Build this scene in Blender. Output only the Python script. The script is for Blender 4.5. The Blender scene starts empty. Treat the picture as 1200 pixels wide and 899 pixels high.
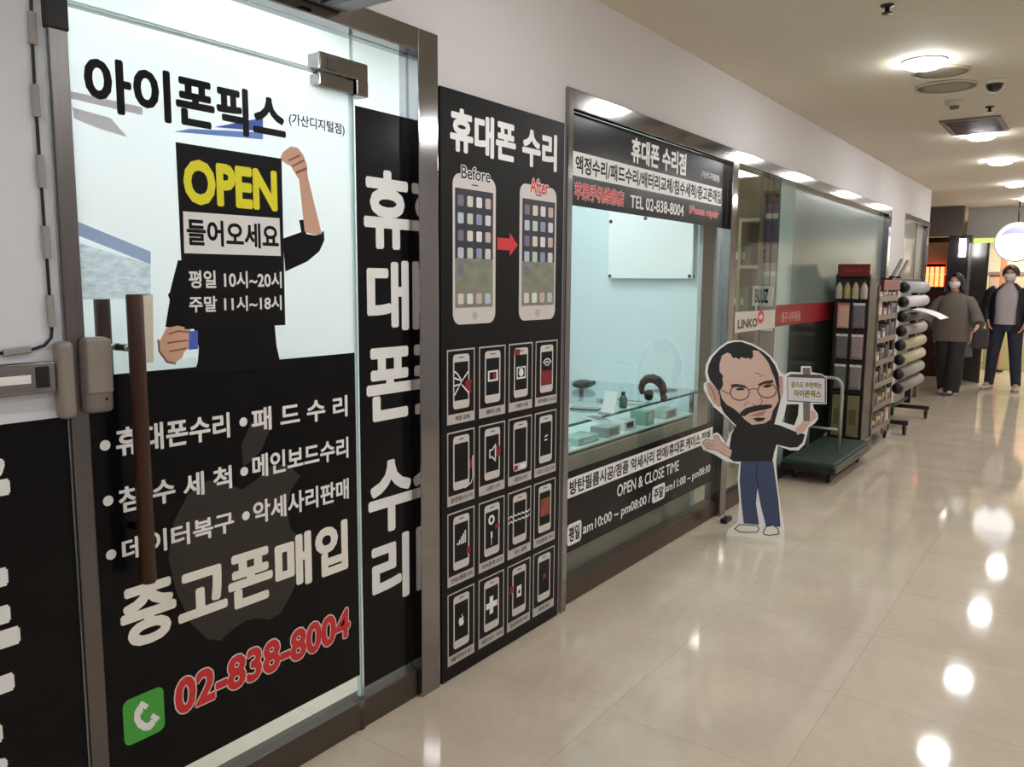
import bpy, bmesh, math, random
from mathutils import Vector, Matrix
from mathutils.geometry import tessellate_polygon
random.seed(7)
PI = math.pi
sc = bpy.context.scene
COL = sc.collection
# ------------------------------------------------------------------ camera
HC = 1.45                      # eye height
FPX = 950.0                    # focal length in pixels of the 1200x899 frame
YAW, PIT, ROL = 0.94763734, 0.12503388, -0.00751344
_f = Vector((math.sin(YAW)*math.cos(PIT), math.cos(YAW)*math.cos(PIT), -math.sin(PIT)))
_r = Vector((math.cos(YAW), -math.sin(YAW), 0)); _d = _f.cross(_r)
R2 = math.cos(ROL)*_r + math.sin(ROL)*_d
D2 = -math.sin(ROL)*_r + math.cos(ROL)*_d
CAMP = Vector((0, 0, HC))
cd = bpy.data.cameras.new('camera'); cam = bpy.data.objects.new('camera', cd); COL.objects.link(cam)
cd.sensor_width = 36; cd.lens = FPX/1200*36; cd.clip_start = .02
m4 = Matrix(((R2.x, -D2.x, -_f.x, 0), (R2.y, -D2.y, -_f.y, 0), (R2.z, -D2.z, -_f.z, HC), (0, 0, 0, 1)))
cam.matrix_world = m4; sc.camera = cam
# ------------------------------------------------------------------ light and exposure
world = bpy.data.worlds.new('world'); sc.world = world; world.use_nodes = True
world.node_tree.nodes['Background'].inputs[0].default_value = (1, .95, .88, 1)
world.node_tree.nodes['Background'].inputs[1].default_value = .05
sc.view_settings.view_transform = 'Standard'; sc.view_settings.look = 'None'
sc.view_settings.gamma = 1; sc.view_settings.use_curve_mapping = False
sc.view_settings.exposure = 0.0
sc.cycles.use_denoising = True
sc.cycles.max_bounces = 10; sc.cycles.transparent_max_bounces = 16
sc.cycles.sample_clamp_indirect = 8
L_DOWN = 98          # ceiling downlights
L_SHOP = 14           # ceiling panels of the phone shop
L_STORE = 11          # ceiling panels of the stationery store

# ------------------------------------------------------------------ helpers
def ray(px, py):
    a = (px-600)/FPX; b = (py-449.5)/FPX
    return R2*a + D2*b + _f
def atY(px, py, Y): d = ray(px, py); return CAMP + d*(Y/d.y)
def atX(px, py, X): d = ray(px, py); return CAMP + d*(X/d.x)
def atZ(px, py, Z): d = ray(px, py); return CAMP + d*((Z-HC)/d.z)

def lin(c):
    o = []
    for v in c[:3]:
        v /= 255.0
        o.append(v/12.92 if v <= .04045 else ((v+.055)/1.055)**2.4)
    return (*o, 1)
MATS = {}
def mat(name, col, rough=.5, metal=0., var=.06, scale=9., bump=0., emit=0., ecol=None, spec=.5, stretch=None, bscale=None):
    if name in MATS: return MATS[name]
    m = bpy.data.materials.new(name); m.use_nodes = True; nt = m.node_tree; b = nt.nodes['Principled BSDF']
    c = lin(col)
    b.inputs['Roughness'].default_value = rough; b.inputs['Metallic'].default_value = metal
    b.inputs['Specular IOR Level'].default_value = spec
    tc = nt.nodes.new('ShaderNodeTexCoord'); mp = nt.nodes.new('ShaderNodeMapping')
    nt.links.new(tc.outputs['Object'], mp.inputs['Vector'])
    if stretch: mp.inputs['Scale'].default_value = stretch
    nz = nt.nodes.new('ShaderNodeTexNoise'); nz.inputs['Scale'].default_value = scale; nz.inputs['Detail'].default_value = 4
    nt.links.new(mp.outputs['Vector'], nz.inputs['Vector'])
    mx = nt.nodes.new('ShaderNodeMix'); mx.data_type = 'RGBA'
    mx.inputs['A'].default_value = tuple(v*(1-var) for v in c[:3])+(1,)
    mx.inputs['B'].default_value = tuple(min(1, v*(1+var)) for v in c[:3])+(1,)
    nt.links.new(nz.outputs['Fac'], mx.inputs['Factor'])
    nt.links.new(mx.outputs['Result'], b.inputs['Base Color'])
    if bump:
        n2 = nt.nodes.new('ShaderNodeTexNoise'); n2.inputs['Scale'].default_value = bscale or scale*6
        nt.links.new(mp.outputs['Vector'], n2.inputs['Vector'])
        bp = nt.nodes.new('ShaderNodeBump'); bp.inputs['Strength'].default_value = bump; bp.inputs['Distance'].default_value = .01
        nt.links.new(n2.outputs['Fac'], bp.inputs['Height']); nt.links.new(bp.outputs['Normal'], b.inputs['Normal'])
    if emit:
        b.inputs['Emission Color'].default_value = lin(ecol or col); b.inputs['Emission Strength'].default_value = emit
    MATS[name] = m; return m
def glass_mat(name, tint, f0=1.45, frost=0., dcol=None, rough=.02):
    """window glass: lets light through with a tint and mirrors by Fresnel; frost adds a translucent film"""
    if name in MATS: return MATS[name]
    m = bpy.data.materials.new(name); m.use_nodes = True; nt = m.node_tree
    for n in list(nt.nodes): nt.nodes.remove(n)
    out = nt.nodes.new('ShaderNodeOutputMaterial'); tr = nt.nodes.new('ShaderNodeBsdfTransparent'); tr.inputs[0].default_value = (*tint, 1)
    gl = nt.nodes.new('ShaderNodeBsdfGlossy'); gl.inputs['Roughness'].default_value = rough
    fr = nt.nodes.new('ShaderNodeFresnel'); fr.inputs[0].default_value = f0
    mx = nt.nodes.new('ShaderNodeMixShader'); base = tr
    if frost:
        df = nt.nodes.new('ShaderNodeBsdfDiffuse'); tl = nt.nodes.new('ShaderNodeBsdfTranslucent')
        df.inputs[0].default_value = (*dcol, 1); tl.inputs[0].default_value = (*dcol, 1)
        a = nt.nodes.new('ShaderNodeMixShader'); a.inputs[0].default_value = .55
        nt.links.new(df.outputs[0], a.inputs[1]); nt.links.new(tl.outputs[0], a.inputs[2])
        b = nt.nodes.new('ShaderNodeMixShader'); b.inputs[0].default_value = frost
        nt.links.new(tr.outputs[0], b.inputs[1]); nt.links.new(a.outputs[0], b.inputs[2]); base = b
    ge = nt.nodes.new('ShaderNodeNewGeometry'); sub = nt.nodes.new('ShaderNodeMath'); sub.operation = 'SUBTRACT'; sub.inputs[0].default_value = 1
    nt.links.new(ge.outputs['Backfacing'], sub.inputs[1]); mul = nt.nodes.new('ShaderNodeMath'); mul.operation = 'MULTIPLY'
    nt.links.new(sub.outputs[0], mul.inputs[0]); nt.links.new(fr.outputs[0], mul.inputs[1])
    nt.links.new(mul.outputs[0], mx.inputs[0]); nt.links.new(base.outputs[0], mx.inputs[1]); nt.links.new(gl.outputs[0], mx.inputs[2])
    nt.links.new(mx.outputs[0], out.inputs[0]); MATS[name] = m; return m
def emis(name, col, strength):
    if name in MATS: return MATS[name]
    m = bpy.data.materials.new(name); m.use_nodes = True; nt = m.node_tree
    for n in list(nt.nodes): nt.nodes.remove(n)
    out = nt.nodes.new('ShaderNodeOutputMaterial'); e = nt.nodes.new('ShaderNodeEmission')
    e.inputs[0].default_value = (*col, 1); e.inputs[1].default_value = strength
    nt.links.new(e.outputs[0], out.inputs[0]); MATS[name] = m; return m

def film_print(name, col, var=.1, scale=20, stretch=None):
    m = mat(name, col, .5, var=var, scale=scale, stretch=stretch); nt = m.node_tree; b = nt.nodes['Principled BSDF']
    tl = nt.nodes.new('ShaderNodeBsdfTranslucent'); nt.links.new(b.inputs['Base Color'].links[0].from_socket, tl.inputs[0])
    mx = nt.nodes.new('ShaderNodeMixShader'); mx.inputs[0].default_value = .6
    nt.links.new(b.outputs[0], mx.inputs[1]); nt.links.new(tl.outputs[0], mx.inputs[2]); nt.links.new(mx.outputs[0], nt.nodes['Material Output'].inputs[0])
    return m
class G:
    """collects one mesh in world coordinates"""
    def __init__(s): s.v = []; s.f = []; s.smooth = []
    def add(s, vs, fs, smooth=False):
        n = len(s.v); s.v += [tuple(p) for p in vs]; s.f += [tuple(i+n for i in f) for f in fs]; s.smooth += [smooth]*len(fs); return s
    def box(s, a, b, bev=0.):
        x0, y0, z0 = (min(p, q) for p, q in zip(a, b)); x1, y1, z1 = (max(p, q) for p, q in zip(a, b))
        bm = bmesh.new(); bmesh.ops.create_cube(bm, size=1)
        for v in bm.verts: v.co = Vector(((x0+x1)/2+v.co.x*(x1-x0), (y0+y1)/2+v.co.y*(y1-y0), (z0+z1)/2+v.co.z*(z1-z0)))
        if bev: bmesh.ops.bevel(bm, geom=list(bm.edges), offset=min(bev, .45*min(x1-x0, y1-y0, z1-z0)), segments=3, profile=.5, affect='EDGES')
        bm.verts.index_update(); s.add([v.co.copy() for v in bm.verts], [[v.index for v in f.verts] for f in bm.faces]); bm.free(); return s
    def loft(s, rings, caps=True, closed=True, smooth=True):
        n = len(rings[0]); vs = [p for r in rings for p in r]; fs = []
        for i in range(len(rings)-1):
            for j in range(n if closed else n-1):
                k = (j+1) % n; fs.append((i*n+j, i*n+k, (i+1)*n+k, (i+1)*n+j))
        s.add(vs, fs, smooth)
        if caps and closed: s.add(rings[0], [tuple(range(n-1, -1, -1))]); s.add(rings[-1], [tuple(range(n))])
        return s
    def tube(s, pts, r, n=10, caps=True):
        pts = [Vector(p) for p in pts]; rs = r if isinstance(r, (list, tuple)) else [r]*len(pts); rings = []
        up = None
        for i, p in enumerate(pts):
            t = ((pts[min(i+1, len(pts)-1)]-pts[max(i-1, 0)])).normalized()
            if up is None: up = t.orthogonal().normalized()
            up = (up - t*up.dot(t)).normalized(); w = t.cross(up)
            rings.append([p + (up*math.cos(2*PI*k/n) + w*math.sin(2*PI*k/n))*rs[i] for k in range(n)])
        return s.loft(rings, caps)
    def ball(s, c, rx, ry, rz, n=16, m=10, z0=-1, z1=1):
        rings = []
        for i in range(m+1):
            t = math.asin(max(-1, min(1, z0)))+(math.asin(min(1, z1))-math.asin(max(-1, z0)))*i/m
            rr = max(math.cos(t), 1e-4)
            rings.append([(c[0]+rx*rr*math.cos(2*PI*k/n), c[1]+ry*rr*math.sin(2*PI*k/n), c[2]+rz*math.sin(t)) for k in range(n)])
        return s.loft(rings, True)
    def lathe(s, c, prof, n=24, axis='z'):
        rings = []
        for r, h in prof:
            ring = []
            for k in range(n):
                a = 2*PI*k/n; p = (r*math.cos(a), r*math.sin(a), h)
                if axis == 'x': p = (p[2], p[0], p[1])
                if axis == 'y': p = (p[0], p[2], p[1])
                ring.append((c[0]+p[0], c[1]+p[1], c[2]+p[2]))
            rings.append(ring)
        return s.loft(rings, True)
    def prism(s, loops, fn, d0, d1):
        """solid from 2-D loops (first outer, others holes); fn(u, v, off) gives the world point"""
        flat = [p for l in loops for p in l]
        tri = tessellate_polygon([[Vector((p[0], p[1], 0)) for p in l] for l in loops])
        s.add([fn(u, v, d1) for u, v in flat], tri)
        if d0 != d1:
            s.add([fn(u, v, d0) for u, v in flat], [t[::-1] for t in tri])
            for l in loops:
                n = len(l); s.add([fn(u, v, d0) for u, v in l]+[fn(u, v, d1) for u, v in l], [(i, (i+1) % n, n+(i+1) % n, n+i) for i in range(n)])
        return s
def props(o, label=None, cat=None, group=None, kind=None):
    if label: o['label'] = label
    if cat: o['category'] = cat
    if group: o['group'] = group
    if kind: o['kind'] = kind
    return o
def wloc(o):
    l = Vector((0, 0, 0))
    while o: l = l + Vector(o.location); o = o.parent
    return l
def obj(name, g, m, parent=None, label=None, cat=None, group=None, kind=None, base=None, flatprint=False):
    me = bpy.data.meshes.new(name)
    L = wloc(parent) if parent else Vector(base) if base else Vector((0, 0, 0))
    me.from_pydata([tuple(Vector(v)-L) for v in g.v], [], g.f); me.update()
    for p, sm in zip(me.polygons, g.smooth): p.use_smooth = sm
    bm = bmesh.new(); bm.from_mesh(me); bmesh.ops.remove_doubles(bm, verts=bm.verts, dist=1e-6)
    bmesh.ops.recalc_face_normals(bm, faces=bm.faces) if not (flatprint or name == 'lettering') else None
    bm.to_mesh(me); bm.free()
    me.materials.append(m)
    o = bpy.data.objects.new(name, me); COL.objects.link(o)
    if parent: o.parent = parent
    else: o.location = L
    return props(o, label, cat, group, kind)
def thing(name, loc, label, cat, group=None, kind=None):
    o = bpy.data.objects.new(name, None); COL.objects.link(o); o.location = loc; o.empty_display_size = .05
    return props(o, label, cat, group, kind)
def dup(root, loc, label=None, group=None):
    r = root.copy(); COL.objects.link(r); r.location = loc
    if label: r['label'] = label
    if group: r['group'] = group
    for ch in list(root.children):
        c = ch.copy(); COL.objects.link(c); c.parent = r
        for g in list(ch.children):
            d = g.copy(); COL.objects.link(d); d.parent = c
    return r

class Plane:
    def __init__(s, O, U, N): s.O = Vector(O); s.U = Vector(U).normalized(); s.N = Vector(N).normalized(); s.V = Vector((0, 0, 1))
    def pt(s, u, v, off=0.): return s.O + s.U*u + s.V*v + s.N*off
    def px(s, x, y):
        d = ray(x, y); t = (s.O-CAMP).dot(s.N)/d.dot(s.N); p = CAMP + d*t - s.O
        return (p.dot(s.U), p.z)
    def pxs(s, l): return [s.px(*p) for p in l]
def wallplane(Y): return Plane((0, Y, 0), (1, 0, 0), (0, -1, 0))
def flat(name, pl, polys, off, m, parent, label=None):
    g = G()
    for p in polys:
        loops = p if isinstance(p[0][0], (tuple, list)) else [p]
        g.prism(loops, pl.pt, off, off)
    return obj(name, g, m, parent, label, flatprint=True)
def rect(u0, v0, u1, v1): return [(u0, v0), (u1, v0), (u1, v1), (u0, v1)]
def rrect(u0, v0, u1, v1, r, n=5):
    o = []
    for cx, cy, a in ((u1-r, v0+r, -PI/2), (u1-r, v1-r, 0), (u0+r, v1-r, PI/2), (u0+r, v0+r, PI)):
        for k in range(n+1): t = a+PI/2*k/n; o.append((cx+r*math.cos(t), cy+r*math.sin(t)))
    return o
def ell(u, v, a, b=None, n=28): b = b or a; return [(u+a*math.cos(2*PI*k/n), v+b*math.sin(2*PI*k/n)) for k in range(n)]
def ringp(u, v, a, b, w, n=28): return [ell(u, v, a, b, n), ell(u, v, a-w, b-w, n)]
def stroke(pts, w):
    out = []
    for (a, b), (c, d) in zip(pts, pts[1:]):
        L = math.hypot(c-a, d-b) or 1e-9; nx, ny = -(d-b)/L*w/2, (c-a)/L*w/2; ex, ey = (c-a)/L*w*.3, (d-b)/L*w*.3
        out.append([(a+nx-ex, b+ny-ey), (a-nx-ex, b-ny-ey), (c-nx+ex, d-ny+ey), (c+nx+ex, d+ny+ey)])
    return out
_tc = {}
def glyphs(s, off=.004):
    if s in _tc: return _tc[s]
    c = bpy.data.curves.new('lettering', 'FONT'); c.body = s; c.size = 1; c.offset = off; c.resolution_u = 3
    o = bpy.data.objects.new('lettering', c); COL.objects.link(o)
    bpy.context.view_layer.update(); dg = bpy.context.evaluated_depsgraph_get()
    me = bpy.data.meshes.new_from_object(o.evaluated_get(dg))
    r = ([(v.co.x, v.co.y) for v in me.vertices], [tuple(p.vertices) for p in me.polygons])
    bpy.data.objects.remove(o); bpy.data.curves.remove(c); bpy.data.meshes.remove(me); _tc[s] = r; return r
def text_geo(pl, s, u0, v0, u1, v1, off, bold=.02, outline=0., slant=0.):
    vs, fs = glyphs(s); b = bold
    x0 = min(v[0] for v in vs)-b; x1 = max(v[0] for v in vs)+b; y0 = min(v[1] for v in vs)-b; y1 = max(v[1] for v in vs)+b
    sx = (u1-u0)/(x1-x0); sy = (v1-v0)/(y1-y0); r = b+outline; g = G()
    offs = [(0, 0)]+([(r*math.cos(k*PI/4+PI/8), r*math.sin(k*PI/4+PI/8)) for k in range(8)] if r > .003 else [])
    if r > .045: offs += [(r*.5*math.cos(k*PI/4), r*.5*math.sin(k*PI/4)) for k in range(8)]
    for i, (dx, dy) in enumerate(offs):
        g.add([pl.pt(u0+(x+dx-x0+slant*(y-y0))*sx, v0+(y+dy-y0)*sy, off-i*2.2e-5) for x, y in vs], fs)
    return g
def T(pl, s, spec, m, parent, bold=.02, off=.001, outline=0., slant=0., label=None):
    """lettering whose box in the sign's plane runs from spec = left edge, top and bottom at that edge, right edge"""
    xl, yt, yb, xr = spec
    u0, v1 = pl.px(xl, yt); v0 = pl.px(xl, yb)[1]; u1 = pl.px(xr, (yt+yb)/2 + (335-(yt+yb)/2)*(xr-xl)/(1289-xl))[0]
    return obj('lettering', text_geo(pl, s, u0, v0, u1, v1, off, bold, outline, slant), m, parent, label)

# ------------------------------------------------------------------ materials
M_wall = mat('wall_paint', (211, 206, 204), .7, var=.03, scale=2, bump=.02, bscale=120)
M_ceil = mat('ceiling_paint', (222, 214, 196), .8, var=.03, scale=1.5)
M_steel = mat('brushed_steel', (150, 147, 148), .10, 1., var=.14, scale=8, stretch=(.4, 1, 30))
M_steelv = mat('brushed_steel_dark', (118, 114, 113), .3, 1., var=.15, scale=8, stretch=(30, 1, .4))
M_plinth = mat('plinth_steel', (96, 88, 82), .4, .9, var=.2, scale=6)
M_black = mat('black_vinyl', (17, 16, 17), .42, var=.1, scale=5, spec=.18)
M_blackg = mat('black_film', (16, 15, 17), .2, var=.1, scale=5, spec=.16)
M_white = mat('white_vinyl', (250, 249, 247), .45, var=.03)
M_cream = mat('cream_print', (250, 247, 236), .45, var=.03)
M_yellow = mat('yellow_print', (252, 244, 30), .45, var=.03)
M_red = mat('red_print', (216, 48, 52), .45, var=.05)
M_redw = mat('red_outline_white', (240, 225, 215), .45, var=.03)
M_green = mat('green_print', (75, 175, 65), .4, var=.05)
M_dgrey = mat('dim_logo_print', (43, 38, 35), .3, var=.05)
M_skinp = mat('skin_print', (225, 178, 150), .5, var=.06)
M_skind = mat('skin_shade_print', (150, 95, 75), .5, var=.06)
M_blue = mat('blue_print', (75, 105, 205), .45, var=.05)
M_lblue = mat('light_blue_print', (125, 165, 240), .45, var=.05)
M_dark = mat('dark_plastic', (22, 21, 22), .4, var=.15)
M_grey = mat('grey_plastic', (128, 118, 112), .4, var=.06)
M_wood = mat('brown_wood', (62, 32, 18), .35, var=.4, scale=6, stretch=(6, 6, .6))
M_chrome = mat('chrome', (140, 136, 132), .14, 1., var=.04)
M_glass = glass_mat('clear_glass', (.965, .988, .994))
M_glassd = glass_mat('greenish_glass', (.93, .972, .968))
M_edge = mat('glass_edge', (205, 224, 224), .15, var=.05)

# ================================================================== SETTING
YW = 1.83            # face of the corridor wall
YG = 1.86            # shop glass
CH = 2.64            # ceiling height
XE = 11.67           # end of the wall
# floor
def floor_mat():
    m = bpy.data.materials.new('polished_floor_tiles'); m.use_nodes = True; nt = m.node_tree; b = nt.nodes['Principled BSDF']
    tc = nt.nodes.new('ShaderNodeTexCoord'); mp = nt.nodes.new('ShaderNodeMapping'); mp.inputs['Location'].default_value = (.1, -.05, 0)
    nt.links.new(tc.outputs['Object'], mp.inputs['Vector'])
    br = nt.nodes.new('ShaderNodeTexBrick'); br.offset = 0; br.squash = 1
    br.inputs['Scale'].default_value = 1; br.inputs['Brick Width'].default_value = .6; br.inputs['Row Height'].default_value = .6
    br.inputs['Mortar Size'].default_value = .0022; br.inputs['Mortar Smooth'].default_value = .3; br.inputs['Bias'].default_value = 0
    br.inputs['Color1'].default_value = lin((216, 200, 180)); br.inputs['Color2'].default_value = lin((212, 198, 176)); br.inputs['Mortar'].default_value = lin((196, 180, 160))
    nt.links.new(mp.outputs['Vector'], br.inputs['Vector'])
    n1 = nt.nodes.new('ShaderNodeTexNoise'); n1.inputs['Scale'].default_value = 3.2; n1.inputs['Detail'].default_value = 5
    n2 = nt.nodes.new('ShaderNodeTexNoise'); n2.inputs['Scale'].default_value = 26; n2.inputs['Detail'].default_value = 3
    for n in (n1, n2): nt.links.new(tc.outputs['Object'], n.inputs['Vector'])
    r1 = nt.nodes.new('ShaderNodeMapRange'); r1.inputs['From Min'].default_value = .3; r1.inputs['From Max'].default_value = .7; r1.inputs['To Min'].default_value = .91; r1.inputs['To Max'].default_value = 1.07
    nt.links.new(n1.outputs['Fac'], r1.inputs['Value'])
    r2 = nt.nodes.new('ShaderNodeMapRange'); r2.inputs['From Min'].default_value = .3; r2.inputs['From Max'].default_value = .7; r2.inputs['To Min'].default_value = .97; r2.inputs['To Max'].default_value = 1.03
    nt.links.new(n2.outputs['Fac'], r2.inputs['Value'])
    mu = nt.nodes.new('ShaderNodeMath'); mu.operation = 'MULTIPLY'; nt.links.new(r1.outputs[0], mu.inputs[0]); nt.links.new(r2.outputs[0], mu.inputs[1])
    mx = nt.nodes.new('ShaderNodeVectorMath'); mx.operation = 'SCALE'; nt.links.new(br.outputs['Color'], mx.inputs[0]); nt.links.new(mu.outputs[0], mx.inputs['Scale'])
    nt.links.new(mx.outputs[0], b.inputs['Base Color'])
    rr = nt.nodes.new('ShaderNodeMapRange'); rr.inputs['To Min'].default_value = .04; rr.inputs['To Max'].default_value = .09
    nt.links.new(n1.outputs['Fac'], rr.inputs['Value']); nt.links.new(rr.outputs[0], b.inputs['Roughness'])
    bp = nt.nodes.new('ShaderNodeBump'); bp.inputs['Strength'].default_value = .006; bp.inputs['Distance'].default_value = .01
    nt.links.new(n1.outputs['Fac'], bp.inputs['Height']); nt.links.new(bp.outputs['Normal'], b.inputs['Normal'])
    return m
obj('floor', G().box((-3.1, -1.6, -.1), (18.6, 6, 0)), floor_mat(), label='polished beige tiled corridor floor with soft lamp reflections', cat='floor', kind='structure')
obj('ceiling', G().box((-3.1, -1.6, CH), (18.6, 6, CH+.1)), M_ceil, label='plain off-white corridor ceiling with recessed downlights', cat='ceiling', kind='structure')
g = G(); WB = YW+.12
g.box((-3, YW, 2.245), (XE, WB, CH)); g.box((2.09, YW, 0), (2.915, WB, 2.245)); g.box((9.28, YW, 0), (10.08, WB, 2.245)); g.box((11.56, YW, 0), (XE, WB, 2.245))
g.box((XE-.12, WB, 0), (XE, 5.8, CH)); g.box((-3, YW, 0), (-.6, WB, 2.245))
obj('wall_left', g, M_wall, label='beige painted corridor wall around the shop fronts', cat='wall', kind='structure')
obj('wall_right', G().box((-3, -1.6, 0), (18.5, -1.5, CH)), M_wall, label='beige corridor wall opposite the shop fronts', cat='wall', kind='structure')
obj('wall_back', G().box((-3.1, -1.6, 0), (-3, 6, CH)), M_wall, label='beige wall closing the corridor behind the viewer', cat='wall', kind='structure')
obj('wall_far', G().box((18.5, -1.6, 0), (18.6, 6, CH)), mat('far_wall_paint', (235, 215, 180), .7), label='warm cream wall at the far end of the hall', cat='wall', kind='structure')

# ---- ceiling downlights
M_lamp = emis('lamp_glow', (.965, .98, 1.0), L_DOWN)
M_trim = mat('white_lamp_trim', (235, 232, 225), .4)
def downlight(x, y, label, grp='round ceiling downlights in a row'):
    t = thing('ceiling_downlight', (x, y, CH), label, 'ceiling light', grp)
    obj('diffuser', G().lathe((x, y, CH), [(.104, -.006), (.099, -.024), (.07, -.038), (.001, -.042)]), M_lamp, t)
    obj('trim_ring', G().lathe((x, y, CH), [(.104, 0), (.116, 0), (.114, -.006), (.108, -.009), (.104, -.006), (.104, 0)]), M_trim, t)
    return t
d0 = downlight(4.96, .86, 'largest glowing ceiling downlight, beside the round speaker grilles')
dup(d0, (7.59, .86, CH), 'glowing ceiling downlight at the edge of the dark square vent')
dup(d0, (9.22, .87, CH), 'glowing ceiling downlight next one past the dark vent')
dup(d0, (11.37, .9, CH), 'glowing ceiling downlight near the end of the wall')
for i, x in enumerate((-.4, 2.25)): dup(d0, (x, .86, CH), 'ceiling downlight out of view above the viewer' if i == 0 else 'ceiling downlight out of view above the poster')
for x in (-.4, 2.25, 4.96, 7.59, 9.22, 11.37): dup(d0, (x, -.75, CH), 'added ceiling downlight, out of view, evening out the corridor light', 'added second row of ceiling downlights')  # unseen second row, added to light the corridor evenly
dup(d0, (13.4, .9, CH), 'glowing ceiling downlight past the end of the wall')
# ---- other ceiling fixtures
def speaker(px, py, r, label):
    p = atZ(px, py, CH); t = thing('ceiling_speaker', (p.x, p.y, CH), label, 'speaker', 'round grilles in the ceiling')
    obj('rim', G().lathe(p, [(r*.93, 0), (r, 0), (r*.99, -.010), (r*.95, -.012), (r*.93, 0)]), mat('speaker_rim', (188, 178, 158), .6), t)
    obj('grille', G().lathe(p, [(r*.94, -.004), (r*.6, -.010), (.001, -.012)]), mat('speaker_grille', (160, 150, 132), .7, var=.3, scale=300), t)
speaker(1103, 84, .15, 'round grey ceiling grille directly behind the largest downlight')
speaker(1109, 101, .17, 'round ceiling grille between the first grille and the dark vent')
a, b = atZ(1103, 140, CH), atZ(1181, 151, CH)
vx0, vx1, vy0, vy1 = 6.78, 7.42, .66, 1.05
t = thing('ceiling_vent', ((vx0+vx1)/2, (vy0+vy1)/2, CH), 'dark square air vent set into the ceiling', 'vent')
M_vent = mat('vent_grey', (82, 74, 70), .5, var=.15)
g = G(); [g.box((vx0+.03+k*.058, vy0+.03, CH-.012), (vx0+.06+k*.058, vy1-.03, CH-.004)) for k in range(10)]
obj('slat', g, M_vent, t)
obj('backing', G().box((vx0+.02, vy0+.02, CH-.003), (vx1-.02, vy1-.02, CH)), mat('vent_dark', (40, 36, 35), .7), t)
g = G(); [g.box(*q) for q in (((vx0, vy0, CH-.015), (vx1, vy0+.03, CH)), ((vx0, vy1-.03, CH-.015), (vx1, vy1, CH)), ((vx0, vy0+.03, CH-.015), (vx0+.03, vy1-.03, CH)), ((vx1-.03, vy0+.03, CH-.015), (vx1, vy1-.03, CH)))]
obj('frame', g, mat('vent_frame', (120, 112, 104), .5), t)
p = atZ(1166, 95, CH); t = thing('security_camera', (p.x, p.y, CH), 'small black dome security camera on a pale ceiling plate', 'camera')
obj('plate', G().lathe(p, [(.001, 0), (.062, 0), (.06, -.008), (.05, -.018), (.001, -.018)]), mat('camera_plate', (196, 186, 166), .5), t)
obj('dome', G().ball((p.x, p.y, p.z-.016), .047, .047, .047, z0=-1, z1=0), mat('black_dome', (14, 13, 13), .15), t)
p = atZ(1119, 119, CH); t = thing('smoke_detector', (p.x, p.y, CH), 'pale round smoke detector before the dark vent', 'smoke detector')
obj('base', G().lathe(p, [(.001, 0), (.06, 0), (.058, -.015), (.04, -.03), (.001, -.03)]), mat('detector_shell', (190, 180, 165), .5), t)
obj('sensor', G().lathe((p.x, p.y, p.z-.03), [(.03, 0), (.026, -.018), (.001, -.02)]), mat('detector_grey', (90, 84, 80), .5), t)
for px, py, lb in ((1040, 6, 'tiny dark sprinkler head near the top of the photo'), (1160, 125, 'tiny sprinkler head beside the dark vent')):
    p = atZ(px, py, CH); t = thing('sprinkler_head', (p.x, p.y, CH), lb, 'sprinkler', 'sprinkler heads')
    obj('escutcheon', G().lathe(p, [(.001, 0), (.03, 0), (.026, -.006), (.012, -.01), (.001, -.01)]), mat('sprinkler_metal', (80, 74, 70), .4, .8), t)
    obj('nozzle', G().lathe((p.x, p.y, p.z-.01), [(.01, 0), (.01, -.02), (.022, -.022), (.022, -.026), (.001, -.027)]), MATS['sprinkler_metal'], t)

# ================================================================== PHONE SHOP INTERIOR (behind the glass)
XP = 4.62            # partition between the phone shop and the store next door
M_shopw = mat('shop_white', (238, 242, 240), .6, var=.02, scale=2)
M_shopc = mat('shop_pale_blue', (212, 226, 228), .55, var=.03, scale=2)
obj('wall_shop_back', G().box((-2.9, 2.95, 0), (XP, 3.05, CH)), M_shopw, label='white back wall inside the phone shop', cat='wall', kind='structure')
obj('wall_shop_partition', G().box((XP, 1.955, 0), (XP+.06, 5.0, CH)), M_shopc, label='pale blue partition wall at the end of the phone shop', cat='wall', kind='structure')
M_panel = emis('shop_panel_glow', (.885, .965, 1), L_SHOP)
def ceiling_panel(x, y, label, m, grp):
    t = thing('panel_light', (x, y, CH), label, 'ceiling light', grp)
    obj('diffuser', G().box((x-.3, y-.28, CH-.03), (x+.3, y+.28, CH-.022)), m, t)
    obj('frame', G().box((x-.33, y-.31, CH-.02), (x+.33, y+.31, CH)), M_trim, t)
    return t
pl0 = ceiling_panel(.9, 2.45, 'bright ceiling panel inside the phone shop behind the doors', M_panel, 'ceiling panels of the phone shop')
for x in (-.8, 2.3, 3.75): dup(pl0, (x, 2.45, CH), 'bright ceiling panel inside the phone shop' + {-.8: ' behind the white door leaf', 2.3: ' behind the black poster', 3.75: ' over the display window'}[x])

# ================================================================== SHOP FRONT: FRAME
def frame_obj(name, boxes, m, label, cat='frame', bev=.004):
    g = G(); [g.box(a, b, bev) for a, b in boxes]
    return obj(name, g, m, label=label, cat=cat, kind='structure')
FX0, FX1 = 2.0, 2.095
frame_obj('trim_1', [((FX0, 1.812, 0), (FX1, 1.90, 2.245)), ((-.6, 1.812, 2.172), (FX0, 1.90, 2.245))], M_steel, 'brushed steel door frame of the phone shop')
frame_obj('trim_2', [((-.6, 1.835, 0), (FX0, 1.90, .098))], M_plinth, 'dark steel sill under the glass doors')
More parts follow.
